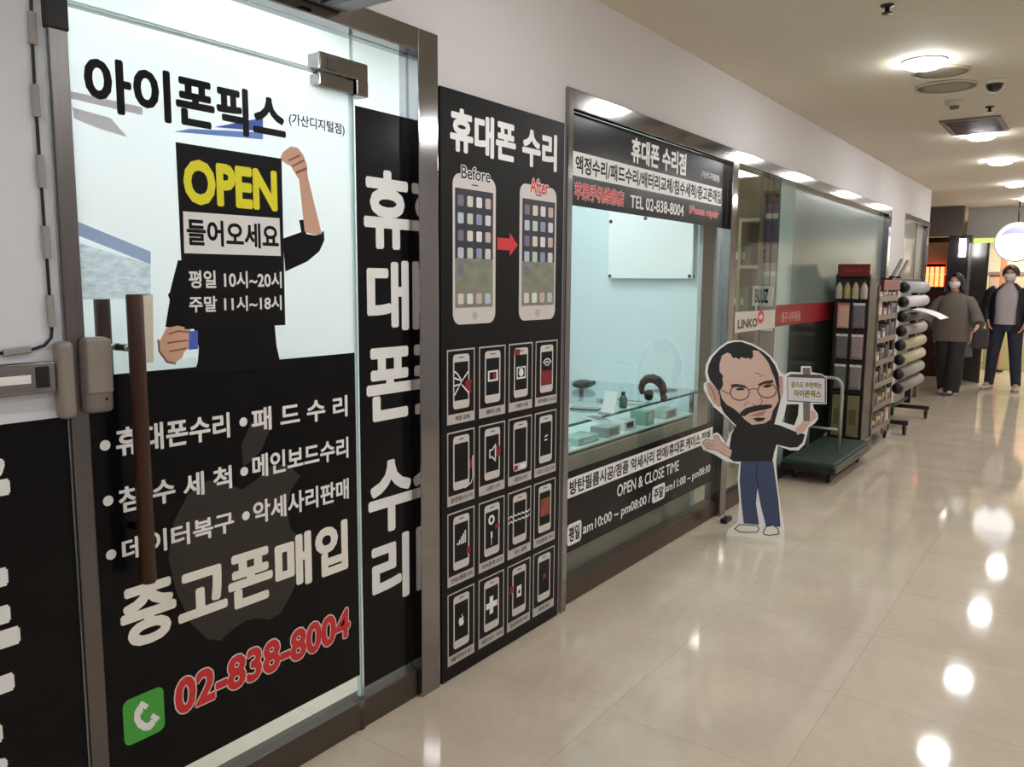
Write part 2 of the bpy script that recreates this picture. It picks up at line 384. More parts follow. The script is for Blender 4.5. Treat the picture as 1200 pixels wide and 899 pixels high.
# projecting steel box above the door
t = thing('steel_canopy_box', (1.42, 1.81, 2.2), 'rounded steel box jutting out over the glass door', 'canopy box')
M_can = mat('canopy_metal', (128, 124, 122), .35, .85, var=.1)
obj('housing', G().box((1.505, 1.36, 2.20), (1.69, 1.811, 2.34), .022), M_can, t)
obj('slot', G().box((1.565, 1.44, 2.194), (1.60, 1.775, 2.2015), .003), M_dark, t)
obj('side_box', G().box((.95, 1.40, 2.205), (1.50, 1.811, 2.36), .05), M_can, t)

# ================================================================== GLASS DOOR (right leaf) with its printed film
PG = wallplane(YG-.0045)        # printed face of the glass
door = thing('door_1', (1.33, YG, 0), 'glass shop door covered by a printed film with a man holding an OPEN sign', 'door', kind='structure')
obj('glass_leaf', G().box((.918, YG-.004, .10), (1.749, YG+.008, 2.04)), M_glass, door)
g = G(); g.box((.917, YG-.0045, 2.036), (1.62, YG+.0085, 2.041)); g.box((1.7465, YG-.0045, .1), (1.750, YG+.0085, 2.0))
obj('glass_edge', g, M_edge, door)
# translucent white backing of the picture part of the film
m = glass_mat('translucent_white_film', (.93, .97, .97), 1.3, .85, (.94, .95, .95))
flat('film_backing', PG, [[PG.px(77, 22), PG.px(408, 111), PG.px(415, 413), PG.px(182, 420), PG.px(178, 294), PG.px(86, 257)]], .0002, m, door)
FT = PG.px(300, 424)[1]
f0, f1, fz0, fz1 = .922, 1.7455, .176, 1.228
bf = flat('black_film', PG, [rect(f0, fz0, f1, fz1)], .0005, M_blackg, door)
pr = lambda pts, s, ox, oy: PG.pxs([(ox+x/s, oy+y/s) for x, y in pts])
# pale city picture
m = film_print('city_picture', (206, 216, 234), .5, 45, (1, 1, 3))
flat('city_picture', PG, [PG.pxs([(93, 285), (176.5, 310), (176.5, 345), (150, 350), (94, 351)])], .0006, m, door)
flat('bridge_picture', PG, [pr([(55, 212), (330, 325), (330, 372), (55, 262)], 3.1, 70, 190)], .0008, film_print('slate_picture', (150, 160, 188), .12), door)
flat('cloud_picture', PG, [pr([(185, 245), (385, 290), (385, 312), (185, 265)], 2.306, 0, 0), pr([(195, 290), (300, 320), (345, 372), (260, 345), (200, 320)], 2.306, 0, 0)], .0006, mat('pale_cloud_picture', (236, 242, 250), .5, var=.05), door)
flat('column_picture', PG, [PG.pxs([(167, 345), (179, 345), (180, 424), (168, 426)])], .0006, film_print('beige_print', (200, 182, 160)), door)
# blue strokes under the shop name
flat('blue_stroke', PG, [PG.pxs([(204, 154.5), (222, 151), (308, 155), (308, 163.5)])], .0007, M_lblue, door)
flat('blue_stroke', PG, [PG.pxs([(250, 149), (308, 138), (308, 154)])], .0008, M_blue, door)
# the printed man: sweater, forearms, hands
q = lambda pts: pr(pts, 3.1, 160, 150)
flat('sweater_print', PG, [q([(150, 480), (133, 545), (120, 598), (113, 605), (120, 625), (104, 722), (190, 738), (205, 720), (226, 800), (222, 850), (212, 880), (210, 890), (535, 870), (520, 845), (508, 790), (500, 700), (330, 500)]),
                   q([(530, 402), (598, 378), (590, 335), (606, 333), (616, 385), (648, 391), (668, 385), (680, 372), (682, 408), (664, 448), (620, 485), (540, 522)])], .0007, mat('black_sweater_print', (16, 15, 17), .5, spec=.15), door)
flat('hand_print', PG, [q([(520, 112), (530, 88), (560, 66), (585, 72), (604, 96), (618, 132), (620, 165), (622, 180), (672, 384), (648, 390), (610, 376), (590, 190), (575, 165), (560, 140), (540, 128)]),
                   q([(82, 775), (108, 727), (150, 718), (192, 728), (196, 745), (190, 770), (188, 800), (172, 815), (165, 835), (140, 852), (112, 848), (88, 818)])], .0010, M_skinp, door)
flat('hand_line_print', PG, stroke(q([(552, 118), (592, 100)]), .005)+stroke(q([(565, 140), (606, 118)]), .005)+stroke(q([(580, 162), (615, 148)]), .007)
     + stroke(q([(118, 748), (150, 738), (190, 742)]), .004)+stroke(q([(112, 782), (150, 775), (186, 772)]), .004)+stroke(q([(120, 812), (150, 806), (178, 800)]), .004)
     + stroke(q([(78, 770), (82, 812), (110, 850), (140, 856)]), .005), .0012, M_skind, door)
flat('phone_print', PG, [q([(191, 738), (222, 736), (222, 803), (188, 806)])], .0011, M_blue, door)
sg = flat('printed_open_sign', PG, [PG.pxs([(205.3, 166.5), (329.6, 186), (334, 381), (216, 386)])], .0014, M_black, door, 'black sign with yellow OPEN and opening hours')
PO = wallplane(YG-.0045)
T(PO, 'OPEN', (213.2, 184.5, 238.7, 324.5), M_yellow, sg, .045, .0018)
flat('white_label_print', PO, [PO.pxs([(214, 247.7), (327, 255.8), (328.6, 300), (215.5, 296.8)])], .0018, M_white, sg)
T(PO, '들어오세요', (217.4, 255.5, 287.5, 326), M_black, sg, .028, .0021)
T(PO, '평일 10시~20시', (220.3, 316.5, 338, 329.6), M_white, sg, .022, .0018)
T(PO, '주말 11시~18시', (220.6, 347.2, 366.5, 329.6), M_white, sg, .022, .0018)
T(PG, '아이폰픽스', (96, 60, 127, 334.5), M_black, door, .036, .0012)
T(PG, '(가산디지털점)', (338, 131.5, 147.5, 403.5), M_black, door, .014, .0012)
# lettering on the black film
FW = wallplane(YG-.0045)
def bullets(pts): flat('bullet_dot', FW, [ell(*FW.px(x, y), .0125) for x, y in pts], .0010, M_white, bf)
bullets([(123, 522), (126.5, 587), (130, 650), (285, 494.5), (286, 552.5), (288, 604.5)])
T(FW, '휴대폰수리', (134.5, 502, 536, 269), M_white, bf, .024)
T(FW, '패 드 수 리', (294, 479, 507.5, 407), M_white, bf, .024)
T(FW, '침 수 세 척', (138, 572, 603, 271.5), M_white, bf, .024)
T(FW, '메인보드수리', (295, 534, 562, 408), M_white, bf, .024)
T(FW, '데이터복구', (142, 632, 660, 274), M_white, bf, .024)
T(FW, '악세사리판매', (296, 588.5, 616, 408.5), M_white, bf, .024)
T(FW, '중고폰매입', (138.7, 690, 768, 407.5), M_cream, bf, .04)
T(FW, '02-838-8004', (203, 799, 842, 409.5), M_redw, bf, .035, .0010, .03, .04)
T(FW, '02-838-8004', (203, 799, 842, 409.5), M_red, bf, .035, .0015, 0, .04)
# faint fruit logo
u0, v0 = FW.px(195, 610); u1 = FW.px(362, 610)[0]; lz1 = FW.px(290, 545)[1]; lz0 = FW.px(290, 738)[1]
def fruit(uc, vc, w, h):
    """apple outline with a bite on its right side, and the leaf"""
    p = [(0, .36), (.10, .40), (.22, .47), (.34, .45), (.44, .36), (.36, .29), (.325, .17), (.345, .04), (.42, -.03), (.49, -.07),
         (.44, -.21), (.35, -.37), (.25, -.48), (.16, -.49), (.07, -.45), (-.01, -.44), (-.10, -.46), (-.19, -.5), (-.28, -.46), (-.38, -.33), (-.46, -.13), (-.5, .08), (-.46, .27), (-.36, .41), (-.23, .46), (-.10, .41)]
    lf = [(.01, .50), (.00, .62), (.07, .74), (.19, .81), (.22, .80), (.21, .68), (.14, .57), (.05, .51)]
    return [[(uc+x*w, vc+y*h) for x, y in l] for l in (p, lf)]
flat('fruit_logo', FW, fruit((u0+u1)/2, (lz0+lz1)/2, u1-u0, lz1-lz0), .0007, M_dgrey, bf)
# green telephone icon
ia, ib = FW.px(143, 823), FW.px(193.5, 857); iz1 = FW.px(143, 823)[1]; iz0 = FW.px(145, 877)[1]
ic = flat('telephone_logo', FW, [rrect(ia[0], iz0, ib[0], iz1, .018)], .0010, M_green, bf)
w_, h_ = ib[0]-ia[0], iz1-iz0; I = lambda x, y: (ia[0]+x*w_, iz0+y*h_)
flat('receiver_print', FW, [[I(*p) for p in ((.27, .68), (.36, .78), (.48, .70), (.47, .60), (.40, .55), (.42, .45), (.52, .34), (.60, .31), (.66, .36), (.77, .30), (.75, .20), (.62, .13), (.47, .18), (.33, .32), (.25, .50))],
                   *stroke([I(.44, .80), (I(.56, .68))], .012), *stroke([I(.70, .42), (I(.82, .30))], .012)], .0014, M_white, bf)
# aluminium edge profile with its cap
obj('edge_profile', G().box((.876, YG-.018, .02), (.918, YG+.018, 1.985), .003), M_steelv, door)
obj('profile_cap', G().box((.872, YG-.022, 1.975), (.921, YG+.022, 2.045), .004), M_dark, door)
# pull handles, one each side of the glass
for Y, nm in ((1.79, 'pull_handle'), (1.935, 'pull_handle')):
    h = obj(nm, G().tube([(1.008, Y, .73), (1.008, Y, .735), (1.008, Y, 1.41), (1.008, Y, 1.415)], [.016, .0185, .0185, .017], 18), M_wood, door, 'dark brown wooden pull bar')
    g = G(); yy = (YG-.004) if Y < YG else (YG+.008)
    for z in (.86, 1.29): g.tube([(1.008, Y, z), (1.008, yy, z)], .009, 12)
    obj('stand_off', g, M_chrome, h)
# digital lock, right half
lk = obj('digital_lock', G().box((.902, 1.815, 1.146), (.965, 1.856, 1.319), .014), M_grey, door, 'grey digital lock case')
obj('cover', G().box((.905, 1.812, 1.192), (.962, 1.822, 1.315), .01), mat('grey_plastic_light', (150, 140, 132), .35), lk)
obj('keyhole', G().lathe((.945, 1.8145, 1.178), [(.004, 0), (.004, .004), (.001, .004)], 10, 'y'), M_dark, lk)
# patch fitting on transom, door and side glass
pf = obj('patch_hinge', G().box((1.612, 1.838, 1.998), (1.745, 1.882, 2.036), .004), M_chrome, door, 'chrome door hinge plate')
obj('pivot', G().tube([(1.735, 1.85, .0), (1.735, 1.85, .10)], .02, 14), M_plinth, door)
# ---- transom and sidelight
tr = thing('window_1', (1.2, YG, 2.1), 'clear glass panel over the glass door', 'window', kind='structure')
obj('pane', G().box((-.6, YG-.004, 2.046), (1.7535, YG+.008, 2.172)), M_glass, tr)
obj('pane_edge', G().box((-.6, YG-.0045, 2.0455), (1.62, YG+.0085, 2.0475)), M_edge, tr)
fit = obj('glass_clamp', G().box((1.61, 1.834, 2.04), (1.80, 1.886, 2.092), .004), M_chrome, tr, 'chrome clamp joining the glass panels')
g = G(); g.box((1.752, 1.8335, 1.996), (1.80, 1.886, 2.042), .003); obj('clamp_leg', g, M_chrome, fit)
obj('screw_slot', G().box((1.64, 1.8325, 2.046), (1.675, 1.8355, 2.08), .001), M_dark, fit)
sl = thing('window_2', (1.9, YG, 0), 'narrow glass panel beside the door with a tall black banner', 'window', kind='structure')
obj('pane', G().box((1.757, YG-.004, .10), (2.0, YG+.008, 2.172)), M_glass, sl)
obj('pane_edge', G().box((1.7565, YG-.0045, .1), (1.759, YG+.0085, 2.172)), M_edge, sl)
bn = flat('black_banner', PG, [rect(1.763, .125, 2.000, 1.971)], .0005, M_blackg, sl)
for s, spec in (('휴', (425, 195, 291, 481)), ('대', (429, 304, 390, 479)), ('폰', (428.5, 409, 497, 483)), ('수', (430.6, 545, 632, 484)), ('리', (435, 637, 717, 479.5))):
    T(FW, s, spec, M_white, bn, .032, .0011)

# ================================================================== LEFT LEAF
PL = wallplane(YG-.0045)
dl = thing('door_2', (.45, YG, 0), 'other glass door leaf covered with white film above and black film below', 'door', kind='structure')
obj('glass_leaf', G().box((-.55, YG-.004, .10), (.874, YG+.008, 2.04)), M_glass, dl)
flat('white_film', PL, [rect(-.55, 1.143, .874, 2.04)], .0005, mat('grey_white_film', (230, 233, 240), .5, var=.02), dl)
b2 = flat('black_film', PL, [rect(-.55, .10, .874, 1.143)], .0005, M_blackg, dl)
for s, spec in (('수', (-95, 505, 650, 11)), ('폰', (-95, 690, 850, 23)), ('중', (-95, 885, 1050, 16))):
    T(FW, s, spec, M_white, b2, .032, .0011)
sb = obj('door_closer_rail', G().box((-.5, 1.825, 1.204), (.842, 1.856, 1.272), .004), M_steel, dl)
obj('slot', G().box((-.5, 1.8235, 1.228), (.79, 1.826, 1.246)), M_white, sb)
obj('end_block', G().box((.80, 1.8225, 1.216), (.828, 1.826, 1.262), .002), M_dark, sb)
obj('digital_lock', G().box((.847, 1.822, 1.141), (.884, 1.856, 1.313), .012), mat('grey_plastic_light', (150, 140, 132), .35), dl, 'slim grey lock keeper')
# string of small light modules taped to the white film
ls = thing('led_string', (.8, 1.85, 1.3), 'black wire string of small white light modules on the white door leaf', 'light string')
YL = 1.851; W = lambda x, y: atY(x, y, YL)
path = [(35, -25), (36.5, 5), (38, 52), (40.5, 100), (43, 138), (46, 183), (49, 222), (52, 266), (55, 303), (58, 346), (61, 384), (60, 396), (52, 405), (36, 410), (0, 414), (-40, 417)]
obj('wire', G().tube([W(*p) for p in path], .0035, 8), M_dark, ls)
M_led = mat('led_module_white', (160, 160, 158), .5)
for (x0, y0), (x1, y1) in (((36.5, -20), (36.8, -2)), ((36.8, 14), (38.3, 52)), ((40, 99), (42.5, 137)), ((46, 182), (49, 220)), ((52, 265), (55, 303)), ((57.5, 346), (60.5, 383)), ((35, 409.5), (3, 413.5))):
    a, b = W(x0, y0), W(x1, y1); d = (b-a); n = Vector((-d.z, 0, d.x)).normalized()*.0075; o = Vector((0, -.007, 0))
    l = obj('light_module', G().loft([[a+n*k+o*j for k, j in ((-1, -.2), (1, -.2), (1, .7), (.6, 1), (-.6, 1), (-1, .7))], [b+n*k+o*j for k, j in ((-1, -.2), (1, -.2), (1, .7), (.6, 1), (-.6, 1), (-1, .7))]], smooth=False), M_led, ls)

# ================================================================== POSTER BOARD
YP = 1.8155
PP = wallplane(YP)
po = thing('poster_board', (2.5, YP, 0), 'tall black poster board with two phones and sixteen repair icons', 'poster')
a, b = PP.px(515.8, 100), PP.px(659.5, 430)
pu0, pu1, pv1 = PP.px(515.8, 100)[0], PP.px(659.5, 300)[0], PP.px(515.8, 100)[1]
obj('board', G().box((pu0, YP, .003), (pu1, YP+.0135, pv1), .001), M_black, po)
T(PP, '휴대폰 수리', (527, 123.5, 176, 652.5), M_white, po, .038)
M_phone = mat('phone_white_print', (222, 214, 210), .4, var=.03)
M_scr = mat('phone_screen_print', (26, 26, 30), .35)
M_wave = mat('wave_picture', (136, 138, 122), .4, var=.45, scale=16, stretch=(1, 1, 2))
M_night = mat('night_picture', (38, 38, 52), .4, var=.3, scale=12)
cols = [(225, 224, 228), (196, 206, 220), (228, 220, 205), (150, 160, 190), (210, 190, 180), (120, 120, 140), (205, 215, 200), (235, 235, 235)]
def big_phone(xl, yt, yb, xr, sxl, syt, syb, sxr, name):
    u0, v1 = PP.px(xl, yt); v0 = PP.px(xl, yb)[1]; u1 = PP.px(xr, 300)[0]
    ph = flat('phone_print', PP, [rrect(u0, v0, u1, v1, .038)], .0008, M_phone, po, name)
    su0, sv1 = PP.px(sxl, syt); sv0 = PP.px(sxl, syb)[1]; su1 = PP.px(sxr, 300)[0]; sw, sh = su1-su0, sv1-sv0
    flat('screen_print', PP, [rect(su0, sv0, su1, sv1)], .0012, M_night, ph)
    flat('wallpaper_print', PP, [rect(su0, sv0, su1, sv0+sh*.42)], .0014, M_wave, ph)
    flat('home_button_print', PP, [ell((u0+u1)/2, v0+(sv0-v0)*.5, .017, .015)], .0012, mat('home_button_print', (196, 186, 182), .4), ph)
    flat('speaker_slot_print', PP, [rrect((u0+u1)/2-.02, sv1+(v1-sv1)*.3, (u0+u1)/2+.02, sv1+(v1-sv1)*.38, .002)], .0012, M_dark, ph)
    k = 0
    for r in range(6):
        for c in range(4):
            if r == 4 and c > 0: continue
            z = (sv1-sh*(.10+.145*r)) if r < 5 else sv0+sh*.075
            x = su0+sw*(.14+.24*c); k += 1
            flat('app_icon_print', PP, [rrect(x-sw*.075, z-sw*.085, x+sw*.075, z+sw*.085, .006, 3)], .0016, mat('app_icon_%d' % (k*5 % 8), cols[k*5 % 8], .4), ph)
    return ph
big_phone(530.2, 201.5, 381, 580.5, 532.9, 219.5, 361, 577.3, 'white phone, before')
big_phone(609, 214, 376, 651, 612, 232, 358.6, 649.4, 'white phone, after')
T(PP, 'Before', (540, 193.5, 209, 574), M_white, po, .03, .0020, .05); T(PP, 'Before', (540, 193.5, 209, 574), M_dark, po, .012, .0024)
T(PP, 'After', (621, 208.5, 225.5, 642.5), M_redw, po, .03, .0020, .05); T(PP, 'After', (621, 208.5, 225.5, 642.5), M_red, po, .016, .0024)
au0, av = PP.px(582.5, 285.5); au1 = PP.px(606.5, 285)[0]; aw = au1-au0
flat('arrow_print', PP, [[(au0, av-.022), (au0+aw*.6, av-.022), (au0+aw*.6, av-.044), (au1, av), (au0+aw*.6, av+.044), (au0+aw*.6, av+.022), (au0, av+.022)]], .0010, M_red, po, 'red arrow')
# the sixteen tiles
tl_u = [PP.px(x, 400)[0] for x in (523.5, 561.3, 596.3, 627.6)]; tr_u = [PP.px(x, 400)[0] for x in (556.2, 592.3, 624.2, 653.2)]
t_z1 = [PP.px(523.5, y)[1] for y in (410.5, 508, 603.5, 698.5)]; t_z0 = [PP.px(523.5, y)[1] for y in (499, 595, 690, 783)]
cap = [['액정 교체', '배터리 교체', '카메라 수리', '와이파이 수리'], ['홈버튼벨소리 수리', '스피커 수리', '충전부 수리', '터치스크린 수리'],
       ['안테나/통화 수리', '이어폰잭 수리', '침수 세척', '전원불량 수리'], ['벽돌/무한사과 복구', '메인보드 수리', '잠금/데이터 복구', '데이터 복구']]
M_tile = mat('tile_grey_print', (200, 194, 190), .45); M_redd = mat('dark_red_print', (140, 28, 34), .45); M_lab = mat('tile_label_text', (60, 55, 55), .45)
M_or = mat('orange_picture', (150, 66, 40), .45, var=.6, scale=30)
for r in range(4):
    for c in range(4):
        u0, u1, z0, z1 = tl_u[c], tr_u[c], t_z0[r], t_z1[r]; w, h = u1-u0, z1-z0; lz = z0+h*.135
        ti = flat('icon_tile', PP, [[rect(u0, z0, u1, z1), rect(u0+.0055, lz, u1-.0055, z1-.0055)]], .0008, M_tile, po)
        X = lambda x: u0+w*x
        Z = lambda z: lz+(z1-lz)*z
        flat('phone_print', PP, [[rrect(X(.21), Z(.07), X(.80), Z(.92), .014), rect(X(.255), Z(.20), X(.755), Z(.80))]], .0010, M_phone, ti)
        flat('speaker_slot_print', PP, [rrect(X(.42), Z(.86), X(.60), Z(.875), .001)], .0014, M_dark, ti)
        obj('lettering', text_geo(PP, cap[r][c], X(.28 if len(cap[r][c]) < 7 else .12), z0+h*.035, X(.80 if len(cap[r][c]) < 7 else .92), z0+h*.105, .0014, .018), M_lab, ti)
        P = lambda l: [(X(x), Z(y)) for x, y in l]
        wh, rd = [], []; k = r*4+c; cx, cy = (.505, .5)
        if k == 0: wh = stroke(P([(.26, .66), (.36, .62), (.52, .5), (.74, .63)]), .006)+stroke(P([(.26, .56), (.52, .5), (.26, .30)]), .006)+stroke(P([(.26, .44), (.42, .45), (.40, .40)]), .006)+stroke(P([(.52, .44), (.76, .30)]), .006); rd = [P([(.62, .47), (.72, .52), (.88, .50), (.84, .40), (.88, .30), (.72, .34), (.64, .40)])]
        if k == 1: wh = [[P(rect(.32, .42, .70, .60)), P(rect(.38, .45, .64, .57))]]; rd = [P(rect(.50, .44, .72, .58))]
        if k == 2: wh = [[[(X(cx)+a*w, Z(cy)+b*w) for a, b in rect(-.19, -.16, .19, .14)], [(X(cx)+a*w, Z(cy)+b*w) for a, b in rect(-.15, -.12, .15, .10)]], [[*ell(X(cx), Z(cy)-.01*w, .10*w)][i] for i in range(28)], P(rect(.42, .56, .58, .59))]; rd = [P(rect(.22, .80, .45, .90))]
        if k == 3: wh = [l for a in (.06, .12, .18) for l in stroke([(X(.52)+w*a*1.2*math.cos(t), Z(.52)+w*a*1.2*math.sin(t)) for t in (.6, 1.1, 1.57, 2.0, 2.5)], .006)]; rd = [P(rect(.27, .21, .73, .46))]
        if k == 4: wh = stroke(P([(.92, .55), (.93, .20), (.86, .12), (.62, .07)]), .004); rd = [P(rect(.80, .36, .95, .50))]
        if k == 5: wh = stroke(P([(.40, .44), (.40, .56), (.50, .56), (.62, .64), (.62, .36), (.50, .44), (.40, .44)]), .007); rd = [P([(.62, .44), (.66, .60), (.80, .60), (.84, .50), (.78, .42)])]
        if k == 6: wh = [P(rect(.50, .10, .72, .17))]; rd = [P(rect(.24, .09, .40, .17))]
        if k == 7: wh = stroke(P([(.46, .54), (.58, .56)]), .006)+stroke(P([(.44, .48), (.56, .48)]), .006)
        if k == 8: wh = [P(rect(.34+.07*i, .46, .385+.07*i, .50+.04*i)) for i in range(5)]; rd = [P(rect(.70, .26, .84, .38))]
        if k == 9: wh = [[ell(X(.48), Z(.66), .12*w), ell(X(.48), Z(.66), .06*w)], P(rect(.45, .36, .52, .46))]+stroke(P([(.48, .36), (.48, .24)]), .004); rd = [P(rect(.62, .48, .78, .56))]
        if k == 10: wh = stroke(P([(.04+.08*i, .56+(.03 if i % 2 else 0)) for i in range(12)]), .006)+stroke(P([(.04+.08*i, .47+(.03 if i % 2 else 0)) for i in range(12)]), .006)
        if k == 11: flat('wallpaper_print', PP, [P(rect(.30, .36, .72, .68))], .0016, M_or, ti)
        if k == 12: wh = fruit(X(.50), Z(.48), .20*w, .22*w)
        if k == 13: wh = [P([(.42, .34), (.56, .34), (.56, .44), (.72, .44), (.72, .54), (.56, .54), (.56, .64), (.42, .64), (.42, .54), (.28, .54), (.28, .44), (.42, .44)])]
        if k == 14: wh = [[P(rect(.40, .38, .60, .58)), P(rect(.46, .44, .54, .50))]]; rd = [P(rect(.10, .50, .24, .62))]
        if k == 15: rd = [P(rect(.44, .46, .60, .56))]
        if wh: flat('symbol_print', PP, wh, .0018, M_white, ti)
        if rd: flat('red_symbol_print', PP, rd, .0016, M_redd, ti)
# ================================================================== DISPLAY WINDOW
YD = 1.850
frame_obj('trim_3', [((2.905, 1.812, 0), (2.945, 1.92, 2.238)), ((4.755, 1.812, 0), (4.845, 1.92, 2.238)), ((2.945, 1.812, 2.158), (4.755, 1.92, 2.238))], M_steel, 'brushed steel frame around the display window')
frame_obj('trim_4', [((2.945, 1.845, 0), (4.755, 1.92, .10))], mat('brown_base', (86, 70, 60), .35, .6), 'dark metal base rail under the display window')
w3 = thing('window_3', (3.87, YD, 0), 'shop display window with black sign strips above and below', 'window', kind='structure')
obj('pane', G().box((2.945, YD-.004, .10), (4.755, YD+.006, 2.158)), M_glassd, w3)
PD = wallplane(YD-.0045)
hu0, hu1 = 2.949, PD.px(848, 225)[0]
hz0 = PD.px(671, 240.7)[1]
hd = flat('black_sign_strip', PD, [rect(hu0, hz0, 4.754, 2.156)], .0006, M_blackg, w3)
T(PD, '휴대폰 수리점', (740, 160, 190, 804), M_white, hd, .034)
T(PD, '(가산디지털점)', (822, 199.5, 209, 843), M_white, hd, .012)
bz1, bz0 = PD.px(671, 176.4)[1], PD.px(671, 205.2)[1]
flat('white_strip_print', PD, [rect(hu0+.003, bz0, PD.px(845.6, 225)[0], bz1)], .0009, M_white, hd)
T(PD, '액정수리/패드수리/배터리교체/침수세척/중고폰매입', (674.3, 181, 202.5, 845), M_black, hd, .026, .0013)
T(PD, '苹果手机维修店', (673.2, 212.5, 233, 731), M_redw, hd, .028, .0010, .03); T(PD, '苹果手机维修店', (673.2, 212.5, 233, 731), M_red, hd, .024, .0014)
T(PD, 'TEL 02-838-8004', (738.6, 228, 243.5, 801), M_white, hd, .016)
T(PD, 'iPhone repair', (808, 240.5, 252.5, 842), M_redw, hd, .022, .0010, .03); T(PD, 'iPhone repair', (808, 240.5, 252.5, 842), M_red, hd, .022, .0014)
lz1_, lz0_ = PD.px(664.5, 553.5)[1], PD.px(664.5, 648.5)[1]
lu1 = PD.px(835.8, 530)[0]
lo = flat('black_sign_strip', PD, [rect(2.949, lz0_, lu1, lz1_)], .0006, M_blackg, w3)
wz1, wz0 = PD.px(664.5, 562)[1], PD.px(664.5, 585)[1]
flat('white_strip_print', PD, [rect(2.951, wz0, PD.px(835, 505)[0], wz1)], .0009, M_white, lo)
T(PD, '방탄필름시공/정품 악세사리 판매/휴대폰 케이스 판매', (667.4, 563.8, 581, 832), M_black, lo, .026, .0013)
T(PD, 'OPEN & CLOSE TIME', (723.2, 568.8, 583, 795.4), M_white, lo, .012)
for s, x0, yt, yb, x1 in (('평일', 664.6, 616, 641, 681), ('주말', 764.3, 571.5, 590.5, 778.8)):
    u0, v1 = PD.px(x0, yt); v0 = PD.px(x0, yb)[1]; u1 = PD.px(x1, (yt+yb)/2)[0]
    flat('white_label_print', PD, [rrect(u0, v0, u1, v1, .02)], .0009, M_white, lo)
    obj('lettering', text_geo(PD, s, u0+(u1-u0)*.12, v0+(v1-v0)*.14, u1-(u1-u0)*.12, v1-(v1-v0)*.14, .0013, .03), M_black, lo)
T(PD, 'am10:00 ~ pm08:00 /', (683, 614, 630, 762), M_white, lo, .014)
T(PD, 'am11:00 ~ pm08:00', (780, 567.5, 580, 832), M_white, lo, .014)
# --- inside: glass counter
M_gshelf = glass_mat('shelf_glass', (.93, .975, .97), 1.4)
ct = thing('glass_counter', (3.8, 2.3, 0), 'glass topped display counter behind the shop window', 'counter')
obj('glass_top', G().box((3.0, 1.90, .80), (4.61, 2.75, .81), .001), M_gshelf, ct)
obj('glass_top_edge', G().box((3.0, 1.896, .799), (4.61, 1.8995, .811)), mat('dark_glass_edge', (40, 85, 75), .2), ct)
obj('lower_shelf', G().box((3.0, 1.95, .655), (4.61, 2.75, .665), .001), mat('pale_shelf', (200, 218, 212), .3), ct)
obj('body', G().box((3.0, 1.95, .0), (4.61, 2.75, .64), .006), mat('beige_counter', (165, 158, 138), .5), ct)
g = G(); [g.box((x, y, .665), (x+.02, y+.02, .80)) for x in (3.0, 4.59) for y in (1.95, 2.73)]
obj('post', g, M_chrome, ct)
# white board screwed to the partition
pb = thing('white_board', (XP-.02, 2.25, 1.6), 'white board screwed to the partition inside the display window', 'board')
obj('panel', G().box((XP-.045, 1.975, 1.475), (XP-.03, 2.545, 1.92), .003), M_shopw, pb)
for y, z in ((1.99, 1.49), (2.53, 1.49), (2.53, 1.83), (2.29, 1.84)):
    obj('spacer_screw', G().lathe((XP-.05, y, z), [(.011, 0), (.011, .05), (.001, .05)], 12, 'x'), mat('screw_dark', (70, 66, 64), .35, .8), pb)
# things on the counter
zc = .811
def box_item(name, x, y, z, sx, sy, sz, m, label, cat, grp=None, rot=0, bev=.003):
    o = obj(name, G().box((x-sx/2, y-sy/2, z), (x+sx/2, y+sy/2, z+sz), bev), m, None, label, cat, grp, base=(x, y, z)); o.rotation_euler.z = rot; return o
M_ph = [mat('phone_dark', (40, 42, 46), .2), mat('phone_pale', (205, 212, 212), .25), mat('phone_grey', (120, 126, 126), .25)]
labs = ['dark phone lying flat on the counter near the window frame', 'pale phone lying flat on the counter beside the dark phone', 'grey phone lying flat in the middle of the counter', 'pale phone lying flat by the black headset', 'grey phone lying flat by the partition wall', 'pale phone lying flat at the far end of the counter']
for i, (px, py) in enumerate(((686, 480), (700, 492), (716, 470), (738, 472), (778, 458), (800, 452))):
    p = atZ(px, py, zc); t = thing('phone', (p.x, p.y, zc), labs[i], 'phone', 'phones lying on the glass counter'); t.rotation_euler.z = (.3, -.5, .9, .1, 1.2, -.2)[i]
    obj('body', G().box((p.x-.036, p.y-.075, zc), (p.x+.036, p.y+.075, zc+.009), .004), M_ph[(0, 1, 2, 1, 2, 1)[i]], t)
    obj('screen', G().box((p.x-.032, p.y-.062, zc+.009), (p.x+.032, p.y+.062, zc+.0095)), M_ph[0] if i != 0 else M_ph[2], t)
# black over-ear headset standing on the counter
p = atZ(766, 470, zc); t = thing('black_headset', (p.x, p.y, zc), 'black curved headset standing on the glass counter', 'headset')
arc = [Vector((p.x-.02+.0*k, p.y, zc+.012)) + Vector((-.3*.062*math.sin(a)+.05*math.cos(a)*.4, -.062*math.cos(a)*.9, .062+.066*math.sin(a)-.012)) for k, a in enumerate([(-.35+i*.32)*PI/2 for i in range(9)])]
obj('band', G().tube(arc, [.014, .02, .024, .026, .026, .024, .02, .018, .014], 12), M_dark, t)
obj('ear_cushion', G().lathe((p.x, p.y+.03, zc+.03), [(.001, -.014), (.028, -.014), (.032, 0), (.028, .014), (.001, .014)], 18, 'y'), M_dark, t)
obj('ear_cushion', G().lathe((p.x, p.y-.06, zc+.02), [(.001, -.012), (.018, -.012), (.02, 0), (.018, .012), (.001, .012)], 18, 'y'), M_dark, t)
p = atZ(730, 478, zc); t = thing('green_bottle', (p.x, p.y, zc), 'small dark green bottle on the glass counter', 'bottle')
obj('bottle', G().lathe(p, [(.001, 0), (.019, 0), (.021, .01), (.021, .05), (.012, .062), (.009, .068), (.001, .068)], 18), mat('green_bottle_glass', (38, 84, 70), .2), t)
